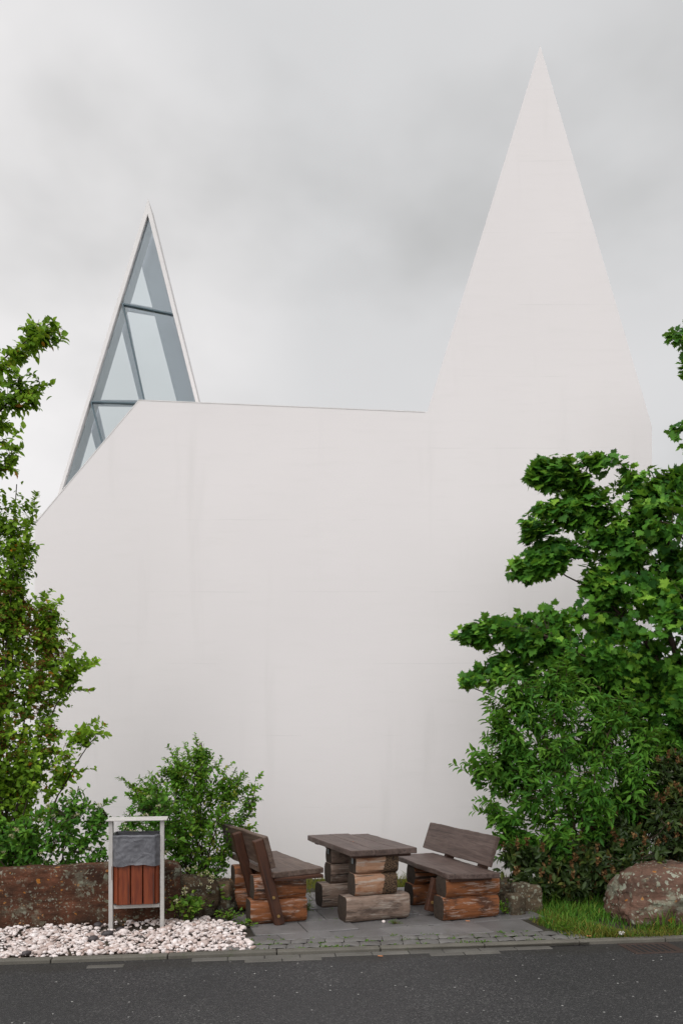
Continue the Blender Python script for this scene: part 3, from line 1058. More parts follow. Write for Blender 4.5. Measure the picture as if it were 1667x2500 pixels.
# near stack then far stack: bottom log and two upper logs each
for n_, y0 in enumerate((0.0, 0.78)):
    put_log('log', table, 0.0, 0.72, y0 + 0.14, 0, 0.28, 0.30, M['table_log'], 50 + n_, flat_bot=0.93, flat_top=0.84)
    put_log('log', table, 0.11, 0.585, y0 + 0.15, 0.268, 0.24, 0.262, M['table_log_bark'] if n_ == 0 else M['table_log'], 60 + n_, flat_bot=0.86, flat_top=0.86, taper=-0.02)
    put_log('log', table, 0.12, 0.60, y0 + 0.15, 0.494, 0.23, 0.222, M['table_log_bark'] if n_ == 0 else M['table_log'], 70 + n_, flat_bot=0.86, flat_top=0.9, taper=-0.03)
tops = ((0.035, 0.275), (0.314, 0.252), (0.570, 0.225))
for q, (x0, w) in enumerate(tops):
    y1 = (1.49, 1.50, 1.40)[q]
    pl = obj('table_board', plank_bm(y1 - 0.0, w, 0.062, 90 + q, 0.006, bev=0.008), M['plank'], table)
    axes(pl, (x0 + w, -0.02, 0.694), (0, 1, 0), (-1, 0, 0), (0, 0, 1))
for y in (0.10, 0.90, 1.30):
    b = obj('batten', plank_bm(0.66, 0.10, 0.03, 99, 0.003), M['post_wood'], table)
    b.location = (0.09, y - 0.05, 0.662)
for y0 in (0.0, 0.78):
    bm = box_bm((0.102, y0 + 0.10, 0.60), (0.110, y0 + 0.14, 0.66), 0.002)
    add_box(bm, (0.10, y0 + 0.11, 0.618), (0.1015, y0 + 0.13, 0.636), 0.0)
    obj('bracket', bm, M['steel'], table)

# ------------------------------------------------------------------ litter bin
BA = math.radians(11)
BIN = (-2.262, 7.24, 0.0)
bin_ = empty('litter_bin', BIN, BA, 'litter bin with red brown wooden slats hung in a white steel frame', 'litter bin')
PW = 0.490
for x in (0.0, PW):
    bm = box_bm((x - 0.0195, -0.012, -0.05), (x + 0.0195, 0.075, 1.096), 0.003)
    obj('post', bm, M['post_white'], bin_)
k_ = simple('rust_mark', (0.16, 0.055, 0.025, 1), 0.8, 0, 60, 0.5)
obj('rust_mark', box_bm((0.009, -0.0135, 0.52), (0.0135, -0.0121, 0.655)), k_, bin_)
bm = box_bm((-0.042, -0.05, 1.098), (PW + 0.048, 0.30, 1.111), 0.003)
obj('cap', bm, M['cap_white'], bin_)
bm = box_bm((0.0235, 0.005, 0.232), (PW - 0.0235, 0.03, 0.272), 0.002)
obj('crossbar', bm, M['post_white'], bin_)
# body plan: front polygon in local xy
zb, zt_ = 0.278, 0.90
plan = [(0.028, 0.02), (0.075, -0.045), (0.42, -0.045), (0.462, 0.02), (0.462, 0.28), (0.028, 0.28)]
def slat(a, b, off=0.0, z0=zb, z1=zt_):
    a, b = Vector((a[0], a[1], 0)), Vector((b[0], b[1], 0))
    d = b - a; L = d.length; d.normalize()
    bm = box_bm((0, -L / 2, -0.009), (z1 - z0, L / 2, 0.009), 0.004, 2)
    o = obj('slat', bm, M['slat'], bin_)
    nn = Vector((d.y, -d.x, 0))
    axes(o, (a + b) / 2 + Vector((0, 0, z0)) + nn * off, (0, 0, 1), d, Vector((0, 0, 1)).cross(d))
slat((0.032, 0.015), (0.073, -0.036))
for i in range(3):
    x0 = 0.079 + i * 0.1175
    slat((x0, -0.047 + 0.003 * abs(i - 1)), (x0 + 0.106, -0.047 + 0.003 * abs(i - 1)))
slat((0.431, -0.036), (0.459, 0.015))
for i in range(2):
    slat((0.464, 0.05 + i * 0.12), (0.464, 0.155 + i * 0.12))
    slat((0.026, 0.155 + i * 0.12), (0.026, 0.05 + i * 0.12))
for i in range(3):
    x0 = 0.185 + i * 0.135
    slat((x0, 0.283), (x0 - 0.125, 0.283))
bm = box_bm((0.04, -0.03, zb - 0.004), (0.452, 0.27, zb + 0.012))
obj('floor_plate', bm, M['iron'], bin_)

# liner folded over the rim
bag = empty('bin_liner', (BIN[0], BIN[1], 0.0), BA, 'grey plastic liner folded over the rim of the litter bin', 'bin bag')
bm = bmesh.new()
cpl = [(0.016, 0.010), (0.066, -0.072), (0.425, -0.072), (0.475, 0.010), (0.475, 0.302), (0.016, 0.302)]
pts = []
for i in range(len(cpl)):
    a, b = Vector((*cpl[i], 0)), Vector((*cpl[(i + 1) % len(cpl)], 0))
    n_ = max(3, int((b - a).length / 0.012))
    pts += [a + (b - a) * (q / n_) for q in range(n_)]
ctr = Vector((0.245, 0.11, 0))
NB = len(pts)
levels = 26
rows = []
for j in range(levels + 8):
    row = []
    for i, p in enumerate(pts):
        f = p.x / PW
        zbot = 0.655 + 0.020 * math.exp(-((f - 0.52) / 0.2) ** 2) + 0.006 * math.sin(f * 21) * (1 - abs(2 * f - 1))
        ztop = 0.957 + 0.002 * math.sin(i * 0.33) + 0.010 * nz((p.x, p.y, 0), 5, 3)
        out = (p - ctr).normalized()
        if j <= levels:
            t = j / levels
            z = zbot + (ztop - zbot) * t
            w = nz((p.x * 1.2, p.y * 1.2, z * 1.6), 5.0, 4, 2) * 0.005 + abs(nz((p.x * 1.0 + z * 1.3, p.y, z * 1.1 - p.x), 7, 9, 2)) * 0.009
            flare = 0.016 * math.exp(-t * 7) * math.exp(-((f - 0.55) / 0.24) ** 2)
            hem = -0.004 if abs(t - 0.90) < 0.03 else 0.0
            q = p + out * (w + flare + hem + 0.002)
        else:
            t = (j - levels) / 7
            q = p - out * (0.022 * math.sin(t * math.pi / 2) + 0.01 * t)
            z = ztop + 0.010 * math.sin(t * math.pi) - 0.14 * max(0, t - 0.4)
        row.append(bm.verts.new((q.x, q.y, z)))
    rows.append(row)
for a, b in zip(rows, rows[1:]):
    for i in range(NB):
        bm.faces.new((a[i], a[(i + 1) % NB], b[(i + 1) % NB], b[i]))
obj('plastic_sheet', bm, M['bag'], bag, smooth=True)


# ------------------------------------------------------------------ stones
def stone_bm(dim, seed, p=4.0, cuts=20, rough=0.06, nscale=1.6, squash=0.0, ridge=0.0):
    """rounded block: superellipsoid with fractal displacement; dim are full sizes, base at z=0"""
    bm = bmesh.new()
    bmesh.ops.create_cube(bm, size=2.0)
    bmesh.ops.subdivide_edges(bm, edges=bm.edges[:], cuts=cuts, use_grid_fill=True)
    m = min(dim)
    for v in bm.verts:
        c = v.co
        r = (abs(c.x) ** p + abs(c.y) ** p + abs(c.z) ** p) ** (1 / p)
        d = c / r
        q = Vector((d.x * dim[0] / 2, d.y * dim[1] / 2, d.z * dim[2] / 2))
        nn = d.normalized()
        k = nz(q, nscale / m, seed, 5) * rough * m + ridge * m * abs(nz((q.x, q.y, q.z * 2.5), 2.2 / m, seed + 4, 3))
        q += nn * k
        tp = (q.z + dim[2] / 2) / dim[2]
        q.x *= 1 - squash * tp; q.y *= 1 - squash * tp
        v.co = q + Vector((0, 0, dim[2] / 2))
    return bm


def stone(name, loc, dim, rz, seed, m, label, cat, group=None, **kw):
    o = obj(name, stone_bm(dim, seed, **kw), m, None, smooth=True)
    o.location = loc
    o.rotation_euler = (0, 0, rz)
    try:
        o.data.set_sharp_from_angle(angle=math.radians(38))
    except Exception:
        pass
    return tag(o, label, cat, group)


# long block behind the bin
A, B = Vector((-4.6, 6.98, 0)), Vector((-1.66, 7.66, 0))
d = B - A
mid = (A + B) / 2
rz = math.atan2(d.y, d.x)
nn = Vector((-math.sin(rz), math.cos(rz), 0))
o = stone('stone_block', mid + nn * 0.20 + Vector((0, 0, -0.1)), (d.length, 0.34, 0.695), rz, 3, M['sand_block'],
          'long red sandstone block with grey lichen lying behind the litter bin', 'stone block', p=14, cuts=44, rough=0.05, nscale=0.8, ridge=0.05)
o.rotation_euler[1] = -0.012
# boulder at the right
stone('boulder', Vector((3.66, 7.97, -0.10)), (1.56, 0.95, 0.645), math.radians(6), 21, M['boulder'],
      'large rounded reddish boulder with grey green and orange lichen standing in the grass', 'boulder', p=4.6, cuts=44, rough=0.11, nscale=0.9, squash=0.15, ridge=0.045)
# low rocks left of the bench
for nm, pxl, dim, rz, sd_, lab in (
        ('rock', (470, 2238), (0.52, 0.42, 0.47), 0.3, 5, 'mossy brown rock with a flat top, largest of the rocks beside the left bench'),
        ('rock', (535, 2230), (0.34, 0.34, 0.40), -0.2, 8, 'upright brown rock wedged between the flat topped rock and the left bench'),
        ('rock', (452, 2258), (0.24, 0.22, 0.21), 0.6, 14, 'small dark rock at the foot of the sandstone block end')):
    g = ground(*pxl)
    stone(nm, g + Vector((0, 0.15, -0.06)), dim, rz, sd_, M['small_rock'], lab, 'rock', p=4.5, cuts=16, rough=0.10, nscale=1.1)
# stone posts in the ground right of the bench
for pxl, dim, rz, sd_, lab in (
        ((1290, 2226), (0.30, 0.26, 0.35), 0.15, 31, 'thick weathered stone post at the right end of the short row beside the rhododendron'),
        ((1238, 2212), (0.20, 0.24, 0.36), -0.1, 35, 'narrow weathered stone post next to the right bench'),
        ((1262, 2236), (0.17, 0.2, 0.28), 0.3, 38, 'low broken stone post in front of the two taller ones')):
    g = ground(*pxl)
    stone('stone_post', g + Vector((0, 0.12, -0.06)), dim, rz, sd_, M['palisade'], lab, 'stone post', p=7, cuts=14, rough=0.08, nscale=1.3)

# ------------------------------------------------------------------ white gravel
ICO = bmesh.new(); bmesh.ops.create_icosphere(ICO, subdivisions=2, radius=1.0)
icoV = np.array([v.co[:] for v in ICO.verts]); icoF = np.array([[v.index for v in f.verts] for f in ICO.faces]); ICO.free()
shapes = []
for k in range(9):
    f = np.array([nz(v, 0.8, k * 3 + 1, 3) for v in icoV])
    shapes.append(icoV * (1 + 0.35 * f)[:, None])


def pebble_mesh(name, items):
    V, L, Va = [], [], []
    off = 0
    for (p, sx, sy, sz, rot, k, var) in items:
        v = shapes[k] * np.array([sx, sy, sz])
        a, b, c_ = rot
        ca, sa = math.cos(a), math.sin(a)
        R = np.array([[ca, -sa, 0], [sa, ca, 0], [0, 0, 1]])
        cb, sb_ = math.cos(b), math.sin(b)
        R = R @ np.array([[1, 0, 0], [0, cb, -sb_], [0, sb_, cb]])
        v = v @ R.T + np.array(p)
        V.append(v); L.append(icoF + off); Va.append(np.full(len(v), var)); off += len(v)
    return mesh_np(name, np.concatenate(V), np.concatenate(L).ravel(), np.full(sum(len(x) for x in L), 3), np.concatenate(Va))


def heap(x, y):
    t = (Vector((x, y, 0)) - OK_).dot(N_)
    return -0.020 + 0.040 * max(0, min(1, (t - 0.1) / 0.75)) ** 0.8


GRAV = gpoly([(-420, 2352), (560, 2334), (628, 2319), (612, 2292), (590, 2268), (520, 2252), (430, 2240), (-420, 2262)])
binx = Vector((BIN[0] + 0.25, BIN[1] + 0.12))
items = []
gx = [p[0] for p in GRAV]; gy = [p[1] for p in GRAV]
tries = 0
while len(items) < 5400 and tries < 160000:
    tries += 1
    x, y = random.uniform(min(gx), max(gx)), random.uniform(min(gy), max(gy))
    if not in_poly((x, y), GRAV): continue
    t = (Vector((x, y, 0)) - OK_).dot(N_)
    if t < 0.125: continue
    # bare soil patch between the bin's feet
    dx, dy = (x - binx.x) / 0.30, (y - binx.y + 0.02) / 0.16
    if dx * dx + dy * dy < 1 and random.random() < 0.88: continue
    if nz((x, y, 0), 1.7, 8) > 0.34 and random.random() < 0.75: continue
    r = min(0.042, max(0.010, random.lognormvariate(math.log(0.0152), 0.36)))
    lay = random.random()
    z = heap(x, y) + (0.009 if lay < 0.6 else 0.022) + random.uniform(-0.006, 0.006)
    if t < 0.16: z = min(z, 0.012)
    items.append(((x, y, z), r * random.uniform(0.9, 1.5), r * random.uniform(0.75, 1.1), r * random.uniform(0.5, 0.8),
                  (random.uniform(0, 6.28), random.uniform(-0.4, 0.4), 0), random.randrange(9), random.random()))
o = link('gravel', pebble_mesh('gravel', items), M['pebble'], None, True)
tag(o, 'loose white and pinkish pebbles heaped along the kerb', 'gravel', kind='stuff')
# soil heap under the pebbles
bm = bmesh.new()
vs = {}
for i in range(60):
    for j in range(14):
        s_ = -4.9 + i * 0.08; t = 0.10 + j * 0.075
        p = kp(s_, t)
        z = heap(p.x, p.y) - 0.004 + nz((p.x, p.y, 0), 6, 2) * 0.008
        edge = max(0, (s_ + 1.35) / 0.35)
        vs[i, j] = bm.verts.new((p.x, p.y, max(-0.10, z - 0.08 * edge)))
for i in range(59):
    for j in range(13):
        bm.faces.new((vs[i, j], vs[i + 1, j], vs[i + 1, j + 1], vs[i, j + 1]))
tag(obj('soil_heap', bm, M['soil'], smooth=True), kind='structure')
# single dark stones and loose white ones that lie apart
for (px, py, r, lab, nm) in (
        (263, 2291, 0.045, 'dark grey pebble by the left foot of the litter bin', 'dark_pebble'),
        (228, 2302, 0.036, 'dark brown pebble in the white gravel left of the litter bin', 'dark_pebble'),
        (240, 2271, 0.034, 'dark grey pebble against the sandstone block left of the bin post', 'dark_pebble'),
        (294, 2282, 0.030, 'black pebble on the bare soil under the litter bin', 'dark_pebble'),
        (66, 2332, 0.032, 'black pebble at the kerb near the left edge', 'dark_pebble')):
    g = ground(px, py)
    me = pebble_mesh(nm, [((0, 0, 0), r * 1.3, r, r * 0.7, (random.random(), 0.1, 0), random.randrange(9), random.random())])
    o = link(nm, me, M['dark_pebble'], None, True)
    o.location = (g.x, g.y, heap(g.x, g.y) + 0.035)
    tag(o, lab, 'pebble')
for (px, py, r, lab) in ((936, 2253, 0.017, 'single cream pebble lying in front of the table foot log'),
                         (618, 2256, 0.024, 'single pale pebble against the back foot of the left bench'),
                         (303, 2285, 0.034, 'oval white pebble standing alone on the soil under the bin')):
    g = ground(px, py)
    me = pebble_mesh('white_pebble', [((0, 0, 0), r * 1.2, r, r * 0.9, (random.random(), 0.1, 0), random.randrange(9), 0.7)])
    o = link('white_pebble', me, M['pebble'], None, True)
    o.location = (g.x, g.y, (heap(g.x, g.y) + 0.03) if px < 400 else 0.012)
    tag(o, lab, 'pebble')


# ------------------------------------------------------------------ plants
def unit(a):
    return a / np.maximum(np.linalg.norm(a, axis=1, keepdims=True), 1e-9)


# leaf templates: base at origin, tip along +y, face up +z, unit length
OVATE_V = np.array([(0, 0, 0), (-.20, .22, .05), (-.27, .48, .06), (-.15, .76, .03), (0, 1, -.10), (.15, .76, .03), (.27, .48, .06), (.20, .22, .05), (0, .30, -.02), (0, .66, -.03)])
OVATE_F = [(0, 8, 1), (1, 8, 9, 2), (2, 9, 3), (3, 9, 4), (4, 9, 5), (5, 9, 6), (6, 9, 8, 7), (7, 8, 0)]
LANCE_V = OVATE_V * np.array([0.62, 1, 1.4])
LONG_V = OVATE_V * np.array([0.72, 1, 1.2])
ROUND_V = OVATE_V * np.array([1.25, 1, 1.2])
mp_pts = [(0, 0), (-.10, .02), (-.40, -.06), (-.34, .10), (-.58, .20), (-.46, .30), (-.60, .52), (-.36, .50), (-.30, .62), (-.20, .52), (-.22, .78), (-.10, .74), (0, 1.0),
          (.10, .74), (.22, .78), (.20, .52), (.30, .62), (.36, .50), (.60, .52), (.46, .30), (.58, .20), (.34, .10), (.40, -.06), (.10, .02)]
MAPLE_V = np.array([(x, y, 0.10 * abs(x) ** 1.2 - 0.16 * y * y - 0.25 * abs(x) * abs(y - .3)) for x, y in mp_pts] + [(0, .30, -0.03)])
MAPLE_F = [(24, (i + 1) % 24, i) for i in range(24)]
PETAL_V = np.array([(0, 0, 0), (-.35, .5, .08), (0, 1, .02), (.35, .5, .08)])
PETAL_F = [(0, 3, 2, 1)]


def instances(tv, tf, pos, axis, nrm, size):
    n_ = len(pos)
    y = unit(axis)
    x = unit(np.cross(y, nrm))
    z = np.cross(x, y)
    s = np.asarray(size)[:, None, None]
    V = pos[:, None, :] + s * (tv[None, :, 0:1] * x[:, None, :] + tv[None, :, 1:2] * y[:, None, :] + tv[None, :, 2:3] * z[:, None, :])
    nv = len(tv)
    loops = np.concatenate([np.array(f) for f in tf])
    tot = np.array([len(f) for f in tf])
    LL = (loops[None, :] + (np.arange(n_) * nv)[:, None]).ravel()
    return V.reshape(-1, 3), LL, np.tile(tot, n_), nv


def leaf_mesh(name, tv, tf, pos, axis, nrm, size, var):
    V, L, T, nv = instances(tv, tf, pos, axis, nrm, size)
    return mesh_np(name, V, L, T, np.repeat(var, nv))


class Tubes:
    def __init__(self):
        self.V, self.L, self.n = [], [], 0

    def add(self, pts, r0, r1, sides=4):
        pts = np.asarray(pts, float)
        m = len(pts)
        t = np.gradient(pts, axis=0)
        t = unit(t)
        ref = np.array([0.0, 0.0, 1.0]) if abs(t[0, 2]) < 0.9 else np.array([1.0, 0, 0])
        u = unit(np.cross(t, ref)); w = np.cross(t, u)
        r = np.linspace(r0, r1, m)
        a = np.arange(sides) * 2 * math.pi / sides
        ring = pts[:, None, :] + r[:, None, None] * (np.cos(a)[None, :, None] * u[:, None, :] + np.sin(a)[None, :, None] * w[:, None, :])
        self.V.append(ring.reshape(-1, 3))
        i = np.arange(m - 1)[:, None] * sides; k = np.arange(sides)[None, :]
        q = np.stack([i + k, i + (k + 1) % sides, i + sides + (k + 1) % sides, i + sides + k], -1).reshape(-1, 4) + self.n
        self.L.append(q)
        self.n += m * sides

    def mesh(self, name, off):
        V = np.concatenate(self.V) - np.array(off)
        L = np.concatenate(self.L)
        return mesh_np(name, V, L.ravel(), np.full(len(L), 4))


def pts_in_poly(P, poly):
    x, y = P[:, 0], P[:, 1]
    ins = np.zeros(len(P), bool)
    j = len(poly) - 1
    for i in range(len(poly)):
        xi, yi = poly[i]; xj, yj = poly[j]
        c = ((yi > y) != (yj > y)) & (x < (xj - xi) * (y - yi) / (yj - yi + 1e-12) + xi)
        ins ^= c
        j = i
    return ins


def edge_dist(P, poly):
    best = np.full(len(P), 1e9)
    Q = np.array(poly)
    for i in range(len(Q)):
        a, b = Q[i], Q[(i + 1) % len(Q)]
        d = b - a
        t = np.clip(((P - a) @ d) / max(d @ d, 1e-9), 0, 1)
        best = np.minimum(best, np.linalg.norm(P - (a + t[:, None] * d), axis=1))
    return best


def grow(kind, label, cat, polys, D, thick, root_px, n_tips, leaves_per, leaf, leaf_size, mats, trunk_r=0.05, n_limbs=9, sigma=0.16, clumps=60,
         twig=0.22, droop=0.25, updir=0.7, group=None, multi=False, edge_frac=0.35, slope=0.9, back=0.35, root_z=-0.05, spread=0.55, loose=0.035, shoots=0, shoot_len=0.26):
    """plant whose crown fills a volume: polys are (outline px, weight) pairs at distance D; depth swells away from the rim"""
    base = at(root_px[0], HY, D)
    base = np.array([base.x, D, root_z])
    root = empty(kind, base, 0, label, cat, group)
    tips = []
    for poly_px, wgt in polys:
        poly = [tuple(at(px, py, D)[i] for i in (0, 2)) for px, py in poly_px]
        Q = np.array(poly)
        lo, hi = Q.min(0), Q.max(0)
        want = int(n_tips * wgt)
        # clump centres
        C = rng.uniform(lo, hi, (clumps * 30, 2))
        C = C[pts_in_poly(C, poly)][:max(4, int(clumps * wgt))]
        cd = edge_dist(C, poly)
        cy = rng.uniform(-1, 1, len(C)) * np.minimum(thick, slope * cd)
        out = []
        while sum(len(o_) for o_ in out) < want:
            m = want * 3
            k = rng.integers(0, len(C), m)
            p = C[k] + rng.normal(0, sigma, (m, 2))
            y = cy[k] + rng.normal(0, sigma, m)
            u = rng.random(m) < edge_frac           # part of the tips spread evenly, hugging the outline
            p[u] = rng.uniform(lo, hi, (u.sum(), 2))
            y[u] = rng.uniform(-1, 1, u.sum()) * thick
            ok = pts_in_poly(p, poly)
            p, y = p[ok], y[ok]
            lim = np.minimum(thick, slope * edge_dist(p, poly) + 0.03)
            y = np.clip(y, -lim, lim * (1 - back) + 0.02)
            out.append(np.stack([p[:, 0], y + D, p[:, 1]], 1))
        tips.append(np.concatenate(out)[:want])
    tips = np.concatenate(tips)
    tips = tips[tips[:, 2] > 0.02]
    # limbs: from the base to well-spread tips
    tb = Tubes()
    limb_pts = []
    far = [int(rng.integers(len(tips)))]
    dmin = np.linalg.norm(tips - tips[far[0]], axis=1)
    for _ in range(n_limbs - 1):
        i = int(np.argmax(dmin)); far.append(i)
        dmin = np.minimum(dmin, np.linalg.norm(tips - tips[i], axis=1))
    top = tips[:, 2].max()
    for i in far:
        e_ = tips[i]
        if multi:
            st = base + np.array([rng.normal(0, 0.10), rng.normal(0, 0.08), 0])
            ctrl = st * 0.5 + e_ * 0.5 + np.array([-(e_[0] - st[0]) * 0.22, 0, 0.12 * abs(e_[2] - st[2])])
        else:
            zf = max(0.25, min(e_[2] - 0.45 * abs(e_[0] - base[0]), top * 0.86))
            st = np.array([base[0], base[1], base[2]])
            ctrl = np.array([base[0], base[1], zf])
        tt = np.linspace(0, 1, 16)[:, None]
        cur = (1 - tt) ** 2 * st + 2 * (1 - tt) * tt * ctrl + tt ** 2 * e_
        cur[1:-1] += rng.normal(0, 0.012, (14, 3))
        r0 = trunk_r * (1.0 if not multi else 0.55) * rng.uniform(0.7, 1.0)
        tb.add(cur, r0, 0.005, 6)
        limb_pts.append(cur[3:])
    LP = np.concatenate(limb_pts)
    if not multi:
        tr = np.array([[base[0] + 0.02 * math.sin(z * 3), base[1], base[2] + z] for z in np.linspace(0, top * 0.8, 12)])
        tb.add(tr, trunk_r * 1.5, trunk_r * 0.4, 9)
        LP = np.concatenate([LP, tr[3:]])
    # twigs: each tip hangs on a nearby limb point nearer the base
    n_ = len(tips)
    drn = np.empty_like(tips)
    for a in range(0, n_, 400):
        q = tips[a:a + 400]
        dd = np.linalg.norm(q[:, None, :] - LP[None], axis=2)
        dd = dd + 0.6 * np.maximum(0, LP[None, :, 2] - q[:, None, 2])      # prefer limbs from below
        j = dd.argmin(1)
        drn[a:a + 400] = LP[j]
    vec = tips - drn
    vl = np.linalg.norm(vec, axis=1)
    direction = unit(vec + np.array([0, 0, 0.12]) * vl[:, None] + rng.normal(0, 0.05, vec.shape))
    order = rng.permutation(n_)
    okm = np.ones(n_, bool)
    for w_ in (0.2, 0.4, 0.6, 0.8):
        mids = drn * (1 - w_) + tips * w_
        o1 = np.zeros(n_, bool)
        for poly_px, _w in polys:
            o1 |= pts_in_poly(mids[:, [0, 2]], [tuple(at(px, py, D)[i] for i in (0, 2)) for px, py in poly_px])
        okm &= o1
    for i in order[: min(n_, 900)]:
        if vl[i] < 0.04 or vl[i] > 0.9 or not okm[i]: continue
        s_, e_ = drn[i], tips[i]
        mdl = (s_ + e_) / 2 + np.array([0, 0, 0.10 * vl[i]])
        tt = np.linspace(0, 1, 5)[:, None]
        tb.add((1 - tt) ** 2 * s_ + 2 * (1 - tt) * tt * mdl + tt ** 2 * e_, min(0.008, 0.003 + 0.006 * vl[i]), 0.002, 3)
    # leaves along the last stretch of every twig
    k = leaves_per
    T = np.repeat(tips, k, 0); Dn = np.repeat(direction, k, 0)
    N = len(T)
    f = rng.random(N) ** 0.8
    perp = unit(np.cross(Dn, rng.normal(0, 1, (N, 3))))
    pos = T - Dn * (f * twig)[:, None] + perp * rng.normal(0, twig * 0.16, N)[:, None]
    axis = Dn * 0.55 + perp * spread * 1.6 + np.array([0, 0, -droop]) + rng.normal(0, 0.15, (N, 3))
    ins = np.zeros(N, bool)
    for poly_px, _w in polys:
        ins |= pts_in_poly(pos[:, [0, 2]] + rng.normal(0, loose, (N, 2)), [tuple(at(px, py, D)[i] for i in (0, 2)) for px, py in poly_px])
    rep_ = lambda a: a[ins]
    pos, axis, T, Dn, f = map(rep_, (pos, axis, T, Dn, f))
    # young shoots standing out of the crown, each with its own leaves
    if shoots:
        ed = np.full(n_, 1e9)
        for poly_px, _w in polys[:1]:
            ed = edge_dist(tips[:, [0, 2]], [tuple(at(px, py, D)[i] for i in (0, 2)) for px, py in poly_px])
        cand = np.where((ed < 0.16) & (tips[:, 2] > 0.45))[0]
        sx, sa, sT, sD, sf = [], [], [], [], []
        mid = tips.mean(0)
        for i in rng.choice(cand, min(shoots, len(cand)), replace=False):
            o_ = tips[i] - mid
            o_ = o_ / max(1e-6, np.linalg.norm(o_))
            dv = o_ * np.array([0.75, 0.5, 0.45]) + np.array([0, 0, 0.55]) + rng.normal(0, 0.22, 3)
            dv /= np.linalg.norm(dv)
            Ls = shoot_len * rng.uniform(0.35, 1.0)
            tt = np.linspace(0, 1, 6)[:, None]
            cur = tips[i] + dv * tt * Ls + np.array([0, 0, -0.16]) * Ls * tt ** 2
            tb.add(cur, 0.0035, 0.001, 3)
            m_ = max(6, int(Ls / leaf_size * 5.5))
            for q in range(m_):
                u_ = (q + rng.random()) / m_
                p_ = tips[i] + dv * u_ * Ls + np.array([0, 0, -0.16]) * Ls * u_ ** 2
                sd_ = np.cross(dv, rng.normal(0, 1, 3)); sd_ /= np.linalg.norm(sd_)
                sx.append(p_); sa.append(dv * 0.7 + sd_ * 0.8 + np.array([0, 0, -droop * 0.8])); sT.append(p_); sD.append(dv); sf.append(0.1)
        ns = len(sx)
        pos = np.concatenate([pos, sx]); axis = np.concatenate([axis, sa]); T = np.concatenate([T, sT]); Dn = np.concatenate([Dn, sD]); f = np.concatenate([f, sf])
        ins = np.concatenate([ins, np.ones(ns, bool)])
    outw = Dn * np.array([1, 1, 0.2])
    cen = tips.mean(0) + np.array([0, thick * 0.8, -0.2])
    ow = unit(T - cen)
    N = len(T)
    clump_var = np.concatenate([np.repeat(rng.normal(0, 0.20, n_), k)[ins[:n_ * k]], np.full(N - int(ins[:n_ * k].sum()), 0.12)])
    nrm = np.array([0, -0.28, updir]) + outw * 0.25 + ow * 0.35 + rng.normal(0, 0.32, (N, 3))
    size = leaf_size * rng.uniform(0.5, 1.25, N)
    z = (T[:, 2] - tips[:, 2].min()) / max(1e-6, np.ptp(tips[:, 2]))
    var = np.clip(0.42 + rng.normal(0, 0.14, N) + clump_var + 0.16 * (1 - f) - 0.05 + 0.5 * (rng.random(N) < 0.02), 0, 1)
    link('trunk' if not multi else 'stems', tb.mesh(kind + '_wood', base), mats[0], root)
    link('crown', leaf_mesh(kind + '_crown', leaf[0], leaf[1], pos - base, axis, nrm, size, var), mats[1], root)
    return root, tips - base, direction, base


def clusters(name, root, pos, m, rad, n_each, petal, upright=False, stuff=True):
    """small flower heads: many petals round each centre, as one part"""
    k = n_each
    P = np.repeat(pos, k, 0)
    N = len(P)
    d = unit(rng.normal(0, 1, (N, 3)) + np.array([0, -0.3, 0.6]))
    if upright:
        h = rng.random(N)
        off = np.stack([rng.normal(0, rad * 0.3, N), rng.normal(0, rad * 0.3, N), h * rad * 3.4], 1)
        ax = d * 0.8 + np.array([0, 0, 0.7])
    else:
        off = d * rad * rng.uniform(0.3, 1.0, (N, 1)) * np.array([1, 1, 0.55])
        ax = d
    o = link(name, leaf_mesh(name, PETAL_V, PETAL_F, P + off, ax, rng.normal(0, 1, (N, 3)) + np.array([0, -.4, .6]), np.full(N, petal) * rng.uniform(0.7, 1.2, N), rng.random(N)), m, root)
    if stuff: o['kind'] = 'stuff'
    return o


MAPLE = [(1800, 1120), (1640, 1140), (1590, 1148), (1545, 1130), (1480, 1108), (1440, 1104), (1400, 1112), (1345, 1105), (1312, 1120), (1288, 1160), (1296, 1186), (1315, 1194),
         (1365, 1192), (1392, 1190), (1366, 1212), (1312, 1236), (1258, 1272), (1262, 1302), (1290, 1326), (1330, 1304), (1400, 1286), (1418, 1262), (1428, 1272), (1398, 1298),
         (1312, 1330), (1280, 1350), (1240, 1372), (1228, 1404), (1260, 1420), (1340, 1404), (1362, 1388), (1386, 1386), (1410, 1352), (1426, 1372), (1414, 1428), (1408, 1468), (1390, 1482),
         (1340, 1478), (1290, 1492), (1226, 1500), (1150, 1512), (1106, 1542), (1116, 1560), (1168, 1572), (1214, 1590), (1182, 1624), (1130, 1656), (1132, 1676), (1196, 1676),
         (1262, 1650), (1300, 1690), (1400, 1700), (1500, 1740), (1560, 1800), (1600, 1850), (1800, 1850)]
MCORE = [(1800, 1160), (1600, 1165), (1500, 1180), (1440, 1300), (1440, 1400), (1440, 1500), (1330, 1560), (1300, 1650), (1420, 1690), (1520, 1690), (1600, 1800), (1800, 1830)]
MF1 = [(1440, 1106), (1400, 1112), (1345, 1105), (1312, 1120), (1288, 1160), (1296, 1186), (1315, 1194), (1365, 1192), (1440, 1185)]
MF2 = [(1440, 1230), (1366, 1212), (1312, 1236), (1258, 1272), (1262, 1302), (1290, 1326), (1330, 1304), (1400, 1286)]
MF3 = [(1420, 1300), (1312, 1330), (1280, 1350), (1240, 1372), (1228, 1404), (1260, 1420), (1340, 1404), (1420, 1350)]
MF4 = [(1220, 1592), (1182, 1624), (1130, 1656), (1132, 1676), (1196, 1676), (1262, 1650), (1300, 1620)]
